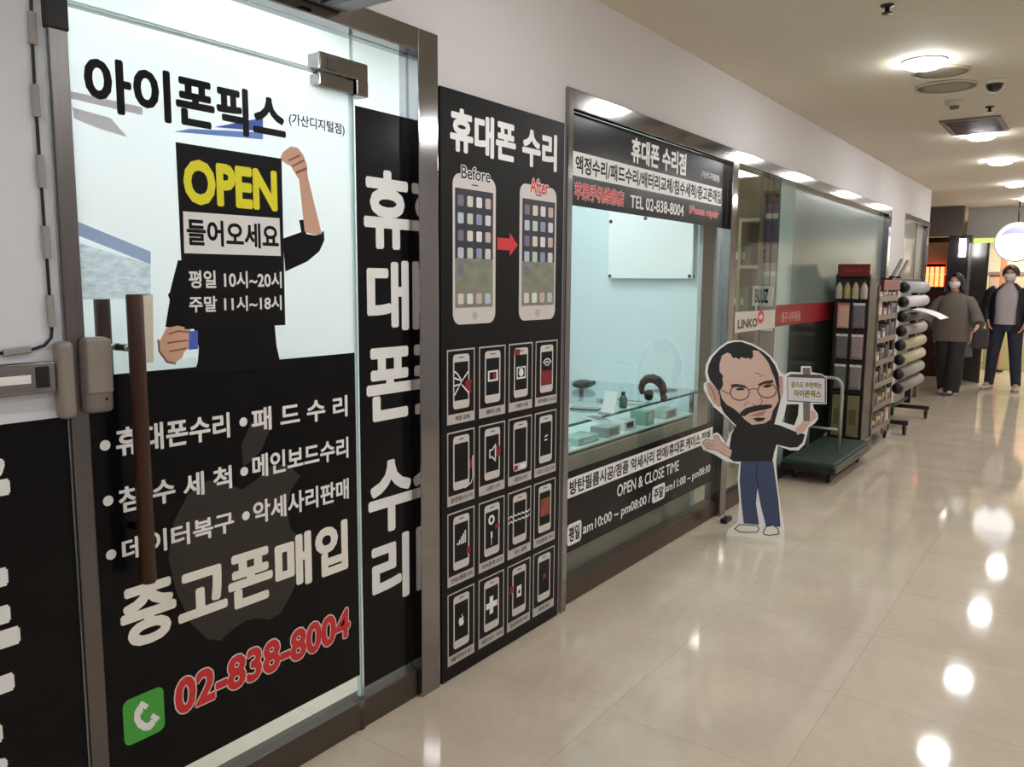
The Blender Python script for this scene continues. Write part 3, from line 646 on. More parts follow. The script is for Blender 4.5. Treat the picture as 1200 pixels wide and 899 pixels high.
obj('cap', G().lathe((p.x, p.y, zc+.068), [(.011, 0), (.011, .016), (.001, .017)], 14), M_dark, t)
p = atZ(712, 485, zc); t = thing('phone_stand', (p.x, p.y, zc), 'clear acrylic phone stand holding a pale card on the counter', 'stand')
obj('foot', G().box((p.x-.03, p.y-.04, zc), (p.x+.03, p.y+.04, zc+.006), .002), M_ph[2], t)
g = G(); g.prism([rect(-.035, 0, .035, .10)], lambda u, v, o: Vector((p.x+v*.35+o, p.y+u, zc+.006+v)), 0, .004); obj('back_plate', g, M_ph[1], t)
p = atZ(683, 455, zc); t = thing('black_pouch', (p.x, p.y, zc), 'low black pouch at the back of the counter by the window frame', 'pouch')
obj('pouch_body', G().ball((p.x, p.y, zc+.026), .085, .06, .027, 18, 10), M_dark, t); obj('flap', G().box((p.x-.05, p.y-.062, zc+.02), (p.x+.05, p.y-.045, zc+.046), .006), M_dark, t)
p = atZ(672, 485, zc); t = thing('purple_mouse', (3.06, 1.97, zc), 'dark purple rounded gadget in the front corner of the counter', 'gadget')
obj('shell', G().ball((3.06, 1.97, zc+.02), .03, .05, .035, 16, 8, z0=-.55), mat('dark_purple_plastic', (52, 46, 66), .3), t)
obj('wheel', G().lathe((3.06, 1.94, zc+.05), [(.001, -.004), (.008, -.004), (.008, .004), (.001, .004)], 12, 'x'), M_grey, t)
# boxes on the lower shelf
lb = ['white flat box on the lower counter shelf by the window frame', 'pale green case pack on the lower counter shelf', 'grey accessory box on the lower counter shelf', 'white charger box on the lower counter shelf', 'green accessory pack on the lower shelf under the headset', 'pale box on the lower shelf near the partition']
for i, (x, y, sx, sy, sz, c) in enumerate(((3.14, 2.02, .16, .1, .03, (225, 232, 232)), (3.40, 2.03, .2, .11, .035, (150, 180, 170)), (3.64, 2.02, .14, .1, .05, (150, 166, 164)), (3.86, 2.04, .13, .1, .05, (215, 222, 220)), (4.06, 2.02, .1, .1, .08, (140, 176, 160)), (4.36, 2.03, .16, .1, .05, (170, 180, 170)))):
    t = thing('accessory_box', (x, y, .665), lb[i], 'box', 'boxes on the lower counter shelf')
    obj('carton', G().box((x-sx/2, y-sy/2, .665), (x+sx/2, y+sy/2, .665+sz), .003), mat('carton_%d' % i, c, .4), t)
    obj('label_patch', G().box((x-sx*.3, y-sy/2-.001, .665+sz*.2), (x+sx*.3, y-sy/2, .665+sz*.8)), M_ph[i % 3], t)

# ================================================================== STORE NEXT DOOR: long window front
YC = 1.875
frame_obj('trim_5', [((4.848, 1.815, 2.165), (9.29, 1.92, 2.24)), ((9.18, 1.815, 0), (9.29, 1.92, 2.165))], M_steel, 'brushed steel frame along the frosted store front')
frame_obj('trim_6', [((4.848, 1.835, 0), (9.18, 1.92, .09))], M_plinth, 'steel base rail under the frosted store front')
XF = atY(911.5, 300, YC).x
w4 = thing('window_4', (5.2, YC, 0), 'clear glass pane of the store front with a white logo sticker', 'window', kind='structure')
obj('pane', G().box((4.848, YC-.004, .09), (XF-.004, YC+.006, 2.165)), M_glassd, w4)
obj('pane_edge', G().box((XF-.010, YC-.0045, .09), (XF-.004, YC+.0065, 2.165)), mat('dark_glass_edge', (40, 85, 75), .2), w4)
PC = wallplane(YC-.0045)
st = flat('logo_sticker', PC, [rect(PC.px(861, 380)[0], PC.px(864, 390)[1], XF-.012, PC.px(864, 366)[1])], .0006, mat('sticker_beige_white', (205, 198, 186), .5), w4)
T(PC, 'LINKO', (864.6, 374.8, 385.8, 887.5), M_dark, st, .04)
ru, rv = PC.px(891.5, 371.5); ra = (PC.px(895.6, 371)[0]-PC.px(888, 371)[0])/2; rb = (PC.px(891, 364)[1]-PC.px(891, 379.5)[1])/2
flat('ring_logo', PC, [ringp(ru, rv, ra, rb, ra*.42)], .0012, M_red, st)
w5 = thing('window_5', (7.2, YC, 0), 'long frosted glass panes of the store front with a red band', 'window', kind='structure')
M_frost = glass_mat('frosted_film_glass', (.55, .66, .63), 1.35, .80, (.40, .48, .45), .22)
M_frostc = glass_mat('light_frosted_film_glass', (.70, .86, .84), 1.5, .6, (.62, .76, .75), .1)
x1 = PC.px(929, 300)[0]
rb1, rb0 = PC.px(912, 357.5)[1], PC.px(912, 382.5)[1]
obj('pane', G().box((XF, YC-.004, .09), (x1, YC+.006, 2.165)), M_frostc, w5)
obj('pane', G().box((x1+.004, YC-.004, rb0+.07), (9.18, YC+.006, 2.165)), M_frost, w5)
obj('dark_tint_pane', G().box((x1+.004, YC-.004, .09), (9.18, YC+.006, rb0+.069)), glass_mat('dark_tint_glass', (.25, .31, .28), 1.35, .6, (.045, .06, .05), .2), w5)  # dark tint stands in for dark store furniture behind the lower glass
bd = flat('red_band', PC, [rect(XF, rb0, 9.17, rb1)], .0006, mat('red_band_print', (150, 30, 36), .4), w5)
T(PC, '문구 사무용품', (916, 366, 378, 938), mat('faded_white_print', (215, 160, 155), .5), bd, .02)
# interior of the store
M_stw = mat('store_wall', (196, 190, 160), .7, var=.05, scale=2)
obj('wall_store_back', G().box((XP+.06, 4.9, 0), (XE-.12, 5.0, CH)), M_stw, label='pale back wall inside the stationery store', cat='wall', kind='structure')
M_panel2 = emis('store_panel_glow', (1, .97, .86), L_STORE)
pl1 = ceiling_panel(6.2, 3.2, 'ceiling panel inside the stationery store', M_panel2, 'ceiling panels of the stationery store')
dup(pl1, (8.6, 3.2, CH), 'ceiling panel inside the stationery store behind the frosted glass')
# tall shelf units seen through the clear pane
def shelf_unit(X, Y, w, d, h, n, m, label):
    t = thing('store_shelf', (X, Y, 0), label, 'shelf', 'shelves inside the store')
    for y in (Y-w/2, Y+w/2-.025): obj('side_panel', G().box((X, y, 0), (X+d, y+.025, h), .003), m, t)
    obj('back_panel', G().box((X+d-.012, Y-w/2+.025, 0), (X+d, Y+w/2-.025, h)), m, t)
    for k in range(n+1): obj('shelf_board', G().box((X, Y-w/2+.025, .06+(h-.09)*k/n), (X+d-.012, Y+w/2-.025, .085+(h-.09)*k/n), .002), m, t)
    return t
M_sh = mat('shelf_cream', (205, 200, 165), .5); M_shg = mat('shelf_grey', (98, 92, 88), .5)
pa, pb_ = atX(866, 262, 6.6), atX(892, 330, 6.6)
shelf_unit(6.6, (pa.y+pb_.y)/2, abs(pa.y-pb_.y), .4, 1.98, 5, M_sh, 'cream shelf unit seen through the clear pane of the store')
pa, pb_ = atX(893, 230, 6.3), atX(912, 330, 6.3)
ymid, wd = (pa.y+pb_.y)/2, abs(pa.y-pb_.y)
shelf_unit(6.3, ymid, wd, .35, 2.16, 5, M_shg, 'narrow grey shelf unit holding purple packages in the store')
for i, (z, h, c, lbl) in enumerate(((1.69+.02, .34, (78, 62, 128), 'purple package on the top of the narrow grey shelf'), (1.33, .30, (150, 165, 150), 'pale green package on the narrow grey shelf'), (.92, .28, (84, 76, 104), 'dark violet package on the narrow grey shelf'))):
    zz = (.085+(2.16-.09)*(4-i)/5) + .06*0
    t = thing('package', (6.4, ymid, zz), lbl, 'package', 'packages on the narrow grey shelf')
    obj('carton', G().box((6.32, ymid-wd*.40, zz), (6.5, ymid+wd*.40, zz+h*.95), .004), mat('package_%d' % i, c, .4), t)
    obj('label_patch', G().box((6.317, ymid-wd*.3, zz+h*.6), (6.32, ymid+wd*.3, zz+h*.72)), M_white, t)
pa = atX(880, 300, 6.6)
for i in range(10):
    k, j = i//2, i % 2; zz = .06+.025+(1.98-.09)*k/5
    c = [(150, 150, 140), (120, 150, 160), (190, 190, 180), (170, 140, 110), (110, 120, 110), (160, 100, 80), (200, 200, 205), (140, 150, 120), (180, 160, 90), (130, 135, 150)][i]
    y = pa.y+(-.14 if j == 0 else .12)
    t = thing('stationery_box', (6.7, y, zz), '%s box on the %s shelf of the cream unit, %s end' % (('grey', 'blue-grey', 'pale', 'tan', 'dark', 'rust', 'white', 'olive', 'mustard', 'slate')[i], ('lowest', 'second', 'third', 'fourth', 'fifth')[k], ('corridor', 'inner')[j]), 'box', 'boxes on the cream shelf')
    obj('carton', G().box((6.64, y-.1, zz), (6.85, y+.1, zz+.16+.08*((i*7) % 3)/2), .004), mat('stationery_%d' % i, c, .5), t)
    obj('label_patch', G().box((6.637, y-.06, zz+.05), (6.64, y+.06, zz+.11)), M_white if i % 2 else M_dark, t)
# small hanging sign inside, behind the pane
pa, pb_ = atX(882, 335, 5.6), atX(905, 359, 5.6)
t = thing('hanging_sign', (5.6, (pa.y+pb_.y)/2, pb_.z), 'small white sign with dark letters above the logo sticker', 'sign')
obj('sign_plate', G().box((5.6, min(pa.y, pb_.y), pb_.z), (5.612, max(pa.y, pb_.y), pa.z), .002), mat('sign_plate_white', (205, 205, 198), .5), t)
PX = Plane((5.6, 0, 0), (0, -1, 0), (-1, 0, 0))
obj('lettering', text_geo(PX, 'BLUZ', -max(pa.y, pb_.y)+.02, pb_.z+.02, -min(pa.y, pb_.y)-.03, pa.z-.02, .002, .03), M_dark, t)
g = G(); [g.tube([(5.606, y, pa.z), (5.606, y, CH)], .003, 6) for y in (pa.y-.03, pb_.y+.03)]
obj('wire', g, M_dark, t)

# ---- door further on in the same wall
frame_obj('trim_7', [((10.08, 1.80, 2.17), (11.56, 1.92, 2.235)), ((11.47, 1.815, 0), (11.56, 1.92, 2.17))], M_steel, 'steel frame of the last door in the wall')
d3 = thing('door_3', (10.78, 1.87, 0), 'pale glass door at the end of the wall', 'door', kind='structure')
obj('glass_leaf', G().box((10.09, 1.866, .01), (10.98, 1.876, 2.17)), glass_mat('pale_film_glass', (.8, .8, .76), 1.5, .8, (.74, .72, .67), .08), d3)
obj('side_panel', G().box((10.99, 1.858, .01), (11.47, 1.88, 2.17), .003), mat('grey_door_panel', (135, 128, 116), .4), d3)
h = obj('pull_handle', G().tube([(10.9, 1.82, .8), (10.9, 1.82, 1.3)], .014, 12), M_chrome, d3)
g = G(); [g.tube([(10.9, 1.82, z), (10.9, 1.866, z)], .008, 10) for z in (.86, 1.24)]; obj('stand_off', g, M_chrome, h)

# ================================================================== STANDEE
A, B = atZ(851, 628, 0), atZ(919.5, 633, 0)
U = Vector((B.x-A.x, B.y-A.y, 0)).normalized(); N = U.cross(Vector((0, 0, 1))); N = N if N.dot(CAMP-A) > 0 else -N
PS = Plane((A.x, A.y, 0), U, N)
Dz = lambda l: PS.pxs([(800+x/3.33, 380+y/3.33) for x, y in l])
Az = lambda l: PS.pxs([(820+x/8.173, 390+y/8.173) for x, y in l])
Bz = lambda l: PS.pxs([(905+x/11.24, 420+y/11.24) for x, y in l])
sd = thing('cartoon_standee', (A.x+U.x*.14, A.y+U.y*.14, 0), 'cartoon cutout of a bearded man in glasses, black sweater and jeans holding a small sign', 'standee')
outl = PS.pxs([(860.4, 399), (869, 399), (881, 402.4), (893.4, 409.2), (903.2, 416.8), (910.5, 426.5), (914.2, 435.6), (918.8, 439), (925.9, 436), (938.4, 436.5), (938.8, 429.3), (950.4, 429.3),
    (951.3, 436.5), (962.8, 438.2), (968.8, 442.2), (968.8, 473.6), (952.6, 473.6), (953.5, 478.7), (958.4, 485), (958.6, 491.2), (954.8, 496.2), (947.6, 501), (943, 521), (935.6, 528), (926.1, 528), (911.5, 522.5),
    (909.3, 542.2), (911.8, 572), (916.2, 602), (919.2, 617), (919.8, 633), (850.8, 627.9), (853.5, 620.4), (864.2, 612.5), (866.3, 587), (864.3, 560), (866.3, 543.9), (851, 541), (836, 532), (824, 527.2), (820.6, 519.6), (823.6, 513.2),
    (835, 513), (835.6, 508.8), (840.5, 507), (845, 511), (851, 520.5), (855, 509), (862.6, 500.5), (853, 491), (845, 484.2), (835.6, 476), (829.4, 465.9), (824.6, 456), (824.6, 449.6), (828.8, 446.9), (826.3, 437.7), (827, 427.9), (832, 417.9), (841.8, 408), (851.8, 400.7)])
outl[31-1] = (outl[31-1][0], .0); outl[30] = (outl[30][0], 0.); outl[31] = (outl[31][0], 0.)
hole = PS.pxs([(921.8, 473.8), (936.4, 473.8), (935.3, 487), (930.8, 498.8), (924, 497), (916.5, 494.5), (919.4, 486)])
g = G(); g.prism([outl, hole[::-1]], PS.pt, -.005, 0)
bd = obj('foam_board', g, M_white, sd)
M_hair = mat('hair_print', (38, 36, 40), .5); M_face = mat('face_print', (228, 190, 174), .5, var=.03); M_jean = mat('jeans_print', (66, 78, 114), .5, var=.1); M_sweat = mat('sweater_print', (34, 33, 36), .5)
M_postp = mat('post_print', (128, 116, 112), .5); M_line = mat('line_print', (28, 24, 26), .5); M_brown = mat('spectacle_print', (112, 70, 48), .5); M_lip = mat('lip_print', (200, 130, 120), .5); M_ear = mat('ear_print', (212, 168, 156), .5)
def fp(nm, polys, off, m):
    for q_ in ([polys] if 'line' in nm or nm in ('spectacles_print', 'spectacles') else [[p_] for p_ in polys]): flat(nm, PS, q_, off, m, sd)
fp('sweater_print', [Dz([(330, 384), (240, 384), (208, 398), (190, 430), (183, 478), (178, 520), (200, 536), (350, 536), (357, 500), (366, 470), (420, 482), (448, 480), (468, 462), (478, 430), (442, 420), (380, 395)])], .0006, M_sweat)
fp('hair_print', [Az([(330, 88), (400, 86), (500, 122), (600, 178), (665, 230), (720, 310), (752, 390), (765, 460), (775, 560), (770, 660), (742, 770), (715, 870), (690, 899), (360, 899), (300, 840), (230, 765), (200, 700), (190, 600), (150, 520), (95, 450), (75, 380), (85, 310), (120, 235), (190, 160), (265, 105)])], .0010, M_hair)
fp('ear_print', [Az([(60, 485), (95, 470), (135, 510), (178, 555), (195, 640), (202, 705), (182, 712), (125, 665), (75, 570)]), Az([(755, 415), (795, 420), (800, 500), (798, 570), (775, 655), (764, 560)])], .0012, M_ear)
fp('face_print', [Az([(190, 300), (213, 218), (265, 190), (295, 202), (318, 245), (348, 238), (375, 258), (398, 233), (440, 247), (470, 238), (482, 258), (512, 228), (508, 168), (560, 172), (620, 235), (660, 290), (690, 370), (715, 430), (728, 480), (745, 560), (757, 650), (735, 690), (700, 745), (678, 830), (620, 868), (500, 882), (430, 830), (380, 772), (320, 722), (260, 690), (212, 630), (193, 560), (225, 500), (216, 430), (228, 420), (190, 370)])], .0014, M_face)
fp('beard_print', [Az([(385, 765), (440, 722), (540, 694), (620, 688), (692, 688), (692, 716), (630, 736), (560, 748), (480, 768), (430, 800), (392, 795)]), Az([(503, 822), (560, 812), (630, 814), (612, 840), (555, 853)]),
    Az([(293, 498), (350, 488), (430, 502), (466, 535), (380, 522), (310, 524)]), Az([(556, 492), (620, 464), (700, 452), (704, 480), (630, 487), (568, 508)]), Az([(338, 545), (372, 528), (415, 528), (432, 548), (370, 553)]), Az([(598, 520), (640, 492), (680, 498), (690, 515), (640, 528)])], .0018, M_hair)
fp('lips_print', [Az([(480, 790), (560, 764), (640, 745), (602, 792), (540, 802)])], .0018, M_lip)
rg = lambda cx, cy, a, b, w: [Az([(cx+a*math.cos(t*PI/16), cy+b*math.sin(t*PI/16)) for t in range(32)]), Az([(cx+(a-w)*math.cos(t*PI/16), cy+(b-w)*math.sin(t*PI/16)) for t in range(32)])[::-1]]
fp('spectacles_print', [rg(383, 574, 96, 78, 11), rg(645, 553, 94, 74, 11)]+stroke(Az([(474, 545), (515, 535), (556, 543)]), .005)+stroke(Az([(212, 545), (255, 578), (292, 582)]), .005)+stroke(Az([(735, 530), (768, 508)]), .005), .0022, M_brown)
fp('face_line_print', stroke(Az([(585, 620), (600, 660), (575, 690), (540, 700), (505, 680)]), .004)+stroke(Az([(530, 385), (580, 397)]), .004)+stroke(Az([(570, 418), (620, 408)]), .004)+stroke(Az([(420, 695), (470, 660)]), .004)+stroke(Az([(85, 490), (125, 560), (150, 640)]), .005), .0020, M_skind)
fp('hand_print', [Dz([(78, 462), (90, 448), (122, 455), (124, 436), (138, 434), (148, 458), (192, 492), (186, 520), (165, 512), (130, 490), (95, 486)]), Bz([(395, 835), (480, 842), (555, 800), (590, 770), (570, 710), (535, 680), (505, 690), (500, 840), (430, 960), (330, 1010), (300, 920), (360, 880)])], .0016, M_face)
fp('hand_line_print', stroke(Dz([(78, 462), (90, 448), (122, 455), (124, 436), (138, 434), (148, 458), (192, 492)]), .004)+stroke(Dz([(78, 462), (95, 486), (130, 490), (165, 512), (186, 520)]), .004)+stroke(Dz([(90, 465), (118, 468)]), .003)+stroke(Dz([(94, 475), (118, 477)]), .003), .0020, M_skind)
fp('post_print', [Bz([(400, 125), (500, 125), (500, 220), (405, 220)]), Bz([(405, 560), (500, 560), (495, 830), (410, 830)])], .0018, M_postp)
fp('sign_frame_print', [Bz([(195, 238), (240, 207), (640, 215), (708, 255), (708, 592), (198, 565)])], .0020, mat('sign_frame_print', (92, 80, 88), .5))
sp = flat('sign_print', PS, [Bz([(205, 246), (690, 264), (690, 580), (208, 552)])], .0024, mat('sign_lilac_white_print', (232, 226, 234), .5), sd)
M_ol = mat('olive_letter_print', (140, 132, 30), .5)
for s, l in (('잡스도 추천하는', ((250, 305), (650, 395))), ('아이폰픽스', ((285, 410), (640, 520)))):
    (u0, v1), (u1, v0) = Bz(l); obj('lettering', text_geo(PS, s, u0, v0, u1, v1, .0028, .04), M_ol, sp)
fp('jeans_print', [Dz([(228, 536), (352, 536), (360, 600), (372, 690), (380, 790), (326, 792), (305, 710), (292, 640), (286, 700), (298, 782), (240, 778), (230, 690), (224, 610)])], .0008, M_jean)
fp('jeans_stitch', stroke(Dz([(290, 540), (288, 600), (296, 640)]), .005)+stroke(Dz([(228, 540), (224, 610), (230, 690), (240, 778)]), .004)+stroke(Dz([(352, 540), (372, 690), (380, 790)]), .004), .0012, M_line)
shoes = [Dz([(203, 798), (222, 782), (292, 786), (298, 800), (288, 812), (225, 812)]), Dz([(314, 812), (326, 790), (352, 784), (372, 798), (376, 818), (340, 824), (318, 820)])]
fp('shoe_print', shoes, .0012, M_cream)
fp('shoe_line_print', [l for s_ in shoes for l in stroke(s_+[s_[0]], .005)], .0016, M_line)
# fold-out support behind the board
c0 = A + U*.12; bk = -N
g = G(); g.prism([[(0, .0), (.16, .0), (.03, .55), (0, .55)]], lambda u, v, o: c0+bk*(.006+u)+Vector((0, 0, v+.001))+U*o, -.003, .003)
obj('support_strut', g, M_cream, sd)
p = atZ(851, 608, .02); t = thing('door_stopper', (p.x, p.y, 0), 'small dark rubber stopper on the floor behind the standee', 'stopper')
obj('wedge', G().box((p.x-.05, p.y-.02, 0.001), (p.x+.05, p.y+.02, .03), .006), M_dark, t); obj('bolt', G().lathe((p.x, p.y, .03), [(.012, 0), (.01, .012), (.001, .013)], 12), M_grey, t)
# ================================================================== PLATFORM CART
t = thing('platform_cart', (6.6, 1.62, 0), 'green platform cart with a pale tube handle standing behind the cartoon standee', 'cart')
M_deck = mat('green_deck', (40, 58, 49), .6, var=.15)
cx0, cx1, cy0, cy1 = 5.98, 7.08, 1.445, 1.815
obj('deck', G().box((cx0, cy0, .125), (cx1, cy1, .165), .012), M_deck, t)
obj('bumper', G().box((cx0-.012, cy0-.012, .085), (cx1+.012, cy1+.01, .140), .012), M_dark, t)
hx = 6.50
hp = [(hx, cy0+.10, .165), (hx, cy0+.10, .66)]+[(hx, cy0+.10+.07*(1-math.cos(a)), .66+.07*math.sin(a)) for a in (.4, .8, 1.2, 1.57)]+[(hx, cy1-.03-.07*(1-math.cos(a)), .66+.07*math.sin(a)) for a in (1.57, 1.2, .8, .4)]+[(hx, cy1-.03, .66), (hx, cy1-.03, .165)]
M_tube = mat('pale_green_tube', (176, 186, 170), .35, .2)
obj('handle', G().tube(hp, .013, 12), M_tube, t)
obj('cross_bar', G().tube([(hx, cy0+.10, .33), (hx, cy1-.03, .33)], .010, 10), M_tube, t)
def caster(x, y, r, parent, m=None):
    w = obj('caster', G().lathe((x, y, r+.001), [(r*.35, -.014), (r, -.011), (r, .011), (r*.35, .014)], 18, 'y'), m or M_dark, parent)
    obj('fork', G().box((x-.012, y-.02, r), (x+.012, y-.015, r*2+.012)).box((x-.012, y+.015, r), (x+.012, y+.02, r*2+.012)).box((x-.014, y-.02, r*2+.006), (x+.014, y+.02, r*2+.014)), M_grey, w)
for x in (cx0+.12, cx1-.12):
    for y in (cy0+.06, cy1-.06): caster(x, y, .045, t)

# ================================================================== ACCESSORY RACK (front with blister packs)
rx = 7.16
ry0, ry1 = 1.535, 1.80
t = thing('display_rack', (rx+.1, 1.67, 0), 'narrow black display rack with a dark red header behind the platform cart', 'rack')
M_rk = mat('rack_black', (34, 26, 26), .4)
g = G(); ym = (ry0+ry1)/2
for y in (ry0+.008, ym, ry1-.008): g.box((rx, y-.012, .14), (rx+.03, y+.012, 1.53), .003)
for z in (.15, .545, .80, 1.055, 1.315, 1.52): g.box((rx-.001, ry0, z-.014), (rx+.031, ry1, z+.014), .003)
obj('rack_frame', g, M_rk, t)
obj('back_board', G().box((rx+.032, ry0, .14), (rx+.045, ry1, 1.53)), mat('rack_board', (60, 50, 48), .6), t)
obj('side_board', G().box((rx+.046, ry0, .14), (rx+.30, ry0+.012, 1.50)).box((rx+.046, ry1-.012, .14), (rx+.30, ry1, 1.50)), M_rk, t)
obj('header_sign', G().box((rx-.01, ry0+.002, 1.515), (rx+.012, ry1-.01, 1.615), .003), mat('dark_red_sign', (118, 34, 40), .4), t)
PR = Plane((rx-.0105, 0, 0), (0, -1, 0), (-1, 0, 0))
flat('faded_stripe', PR, [rect(-ry1+.06+.021*i, 1.552, -ry1+.074+.021*i, 1.576) for i in range(7)], .0008, mat('faded_red_letter', (170, 52, 54), .5), t)
obj('base_tray', G().box((rx-.02, ry0-.01, .10), (rx+.32, ry1, .14), .006), M_rk, t)
for y in (ry0+.04, ry1-.04):
    for x in (rx+.03, rx+.27): caster(x, y, .035, t)
# four bottle-shaped packs on the top row
cl = [(196, 190, 172), (178, 166, 110), (190, 182, 150), (186, 176, 168)]
lb = ['pale', 'yellowish', 'straw coloured', 'greyish']
for i in range(4):
    y = ry1-.035-.065*i; z0 = 1.345
    p = thing('bottle_pack', (rx-.03, y, z0), '%s clear bottle pack on the top row of the display rack' % lb[i], 'bottle', 'bottle packs on the top row')
    obj('bottle', G().lathe((rx-.030, y, z0-.016), [(.001, 0), (.027, 0), (.029, .02), (.029, .085), (.02, .115), (.011, .125), (.011, .135), (.001, .135)], 16), mat('bottle_pack_%d' % i, cl[i], .2, var=.3, scale=30), p)
    obj('cap', G().lathe((rx-.030, y, z0+.119), [(.013, 0), (.013, .022), (.001, .023)], 14), M_dark, p)
# six hanging blister packs
bl = [((226, 186, 168), 'bright pink card pack', 1.19, 0), ((128, 122, 130), 'grey pack with a dark figure', 1.19, 1), ((120, 118, 112), 'grey pack with white scribbles', .93, 0), ((176, 152, 150), 'pale pack with a pink patch', .93, 1), ((116, 126, 112), 'dull green pack', .675, 0), ((150, 142, 136), 'speckled grey pack', .675, 1)]
for i, (c, nm, zc_, s) in enumerate(bl):
    y0, y1 = (ym+.014, ry1-.024) if s == 0 else (ry0+.024, ym-.014)
    p = thing('blister_pack', (rx, (y0+y1)/2, zc_), nm + ' hanging on the display rack', 'pack', 'packs hanging on the display rack')
    mm = mat('blister_%d' % i, c, .3, var=.05 if i == 0 else .75, scale=3 if i == 0 else 55)
    obj('card', G().box((rx-.004, y0, zc_-.105), (rx+.010, y1, zc_+.105), .002), mm, p)
    obj('bubble', G().box((rx-.018, y0+.010, zc_-.09), (rx-.004, y1-.010, zc_+.075), .006), mm, p)
    obj('header_card', G().box((rx-.0055, y0, zc_+.085), (rx-.004, y1, zc_+.105)), M_white if i else mat('salmon_print', (205, 120, 110), .5), p)
    obj('hook', G().tube([(rx+.03, (y0+y1)/2, zc_+.098), (rx-.022, (y0+y1)/2, zc_+.098)], .003, 8), M_chrome, p)
for i, (y0, y1) in enumerate(((ym+.014, ry1-.024), (ry0+.024, ym-.014))):
    p = thing('paper_bag', (rx, (y0+y1)/2, .17), ('olive paper pack in the bottom bay of the display rack, beside the cart handle', 'olive paper pack in the bottom bay of the display rack, by its outer edge')[i], 'pack', 'olive packs in the bottom bay')
    obj('pack_body', G().box((rx-.012, y0, .168), (rx+.02, y1, .52), .006), mat('olive_pack', (138, 130, 96), .5, var=.35, scale=14), p)
    obj('label_patch', G().box((rx-.0135, y0+.02, .27), (rx-.012, y1-.02, .40)), mat('olive_label', (104, 98, 62), .5), p)

# ================================================================== WIRE SHELF between the racks
sx0, sx1, sy0, sy1 = 7.50, 8.30, 1.525, 1.805
t = thing('wire_shelf', ((sx0+sx1)/2, 1.66, 0), 'long beige-grey shelf rack full of small goods next to the narrow display rack', 'rack')
M_ws = mat('shelf_beige', (124, 112, 102), .45)
lev = [.14, .34, .54, .74, .94, 1.14, 1.30]
for x in (sx0, (sx0+sx1)/2+.12, sx1-.022):
    for y in (sy0, sy1-.022): obj('upright', G().box((x, y, .07), (x+.022, y+.022, 1.44), .003), M_ws, t)
for z in lev: obj('shelf_tray', G().box((sx0, sy0, z), (sx1, sy1, z+.012)).box((sx0, sy0-.004, z), (sx1, sy0, z+.05), .001), M_ws, t)
obj('back_panel', G().box((sx0, sy1-.004, .1), (sx1, sy1, 1.44)), mat('shelf_back_brown', (70, 60, 55), .6), t)
obj('header_sign', G().box((sx0+.12, sy0-.01, 1.40), (sx1+.02, sy0+.01, 1.49), .003), mat('dark_red_sign', (118, 34, 40), .4), t)
for x in (sx0+.03, sx1-.05):
    for y in (sy0+.03, sy1-.04): caster(x, y, .032, t)
gc = [(160, 150, 140), (110, 100, 95), (190, 180, 170), (95, 88, 84), (150, 120, 110), (175, 165, 120), (130, 126, 130), (200, 150, 140)]
gn = ['stone grey', 'dark taupe', 'off-white', 'charcoal', 'dusty rose', 'straw', 'lilac grey', 'pink']
ln = ['bottom', 'second', 'third', 'fourth', 'fifth', 'sixth', 'top']
for k, z in enumerate(lev):
    for i in range(4):
        x = sx0+.12+.19*i+.01*((k*3+i) % 3); hh = .09+.02*((i*5+k*3) % 4); j = (k*3+i*5) % 8
        if k == 6: j = (7, 2, 5, 2)[i]; hh = .07
        p = thing('goods_box', (x, sy0+.06, z+.012), '%s small box, %s level of the wire shelf, %s from display rack' % (gn[j], ln[k], ('first', 'second', 'third', 'fourth')[i]), 'box', 'small goods on the wire shelf')
        obj('carton', G().box((x-.07, sy0+.008, z+.013), (x+.07, sy0+.14, z+.013+hh), .006), mat('goods_%d' % j, gc[j], .45, var=.3, scale=30), p)
        obj('label_patch', G().box((x-.045, sy0+.0065, z+.03), (x+.045, sy0+.008, z+.012+hh*.7)), mat('goods_label_%d' % (j % 3), ((70, 62, 58), (205, 200, 192), (120, 70, 66))[j % 3], .5), p)

# ================================================================== ROLL RACK
qx0, qx1, qy = 8.52, 9.72, 1.50
t = thing('roll_rack', (9.1, 1.62, 0), 'black rolling stand holding horizontal rolls of sheet material near the walking woman', 'rack')
for x in (qx0, qx1):
    obj('post', G().box((x-.03, qy+.09, .16), (x+.03, qy+.15, 1.50), .006), M_rk, t)
    obj('foot', G().box((x-.025, qy-.10, .10), (x+.025, qy+.30, .14), .006), M_rk, t)
    for y in (qy-.07, qy+.27): caster(x, y, .048, t)
obj('lower_rail', G().tube([(qx0, qy+.12, .22), (qx1, qy+.12, .22)], .016, 10), M_rk, t)
obj('top_rail', G().box((qx0-.30, qy+.07, 1.485), (qx1+.05, qy+.16, 1.51), .004), M_rk, t)
rc = [((168, 172, 176), 'silver-grey'), ((214, 206, 210), 'white'), ((84, 84, 84), 'charcoal'), ((168, 160, 156), 'warm grey'), ((182, 174, 142), 'straw'), ((190, 182, 152), 'beige'), ((150, 146, 142), 'mid grey'), ((140, 134, 132), 'dull grey')]
nth = ['topmost', 'second', 'third', 'fourth', 'fifth', 'sixth', 'seventh', 'lowest']
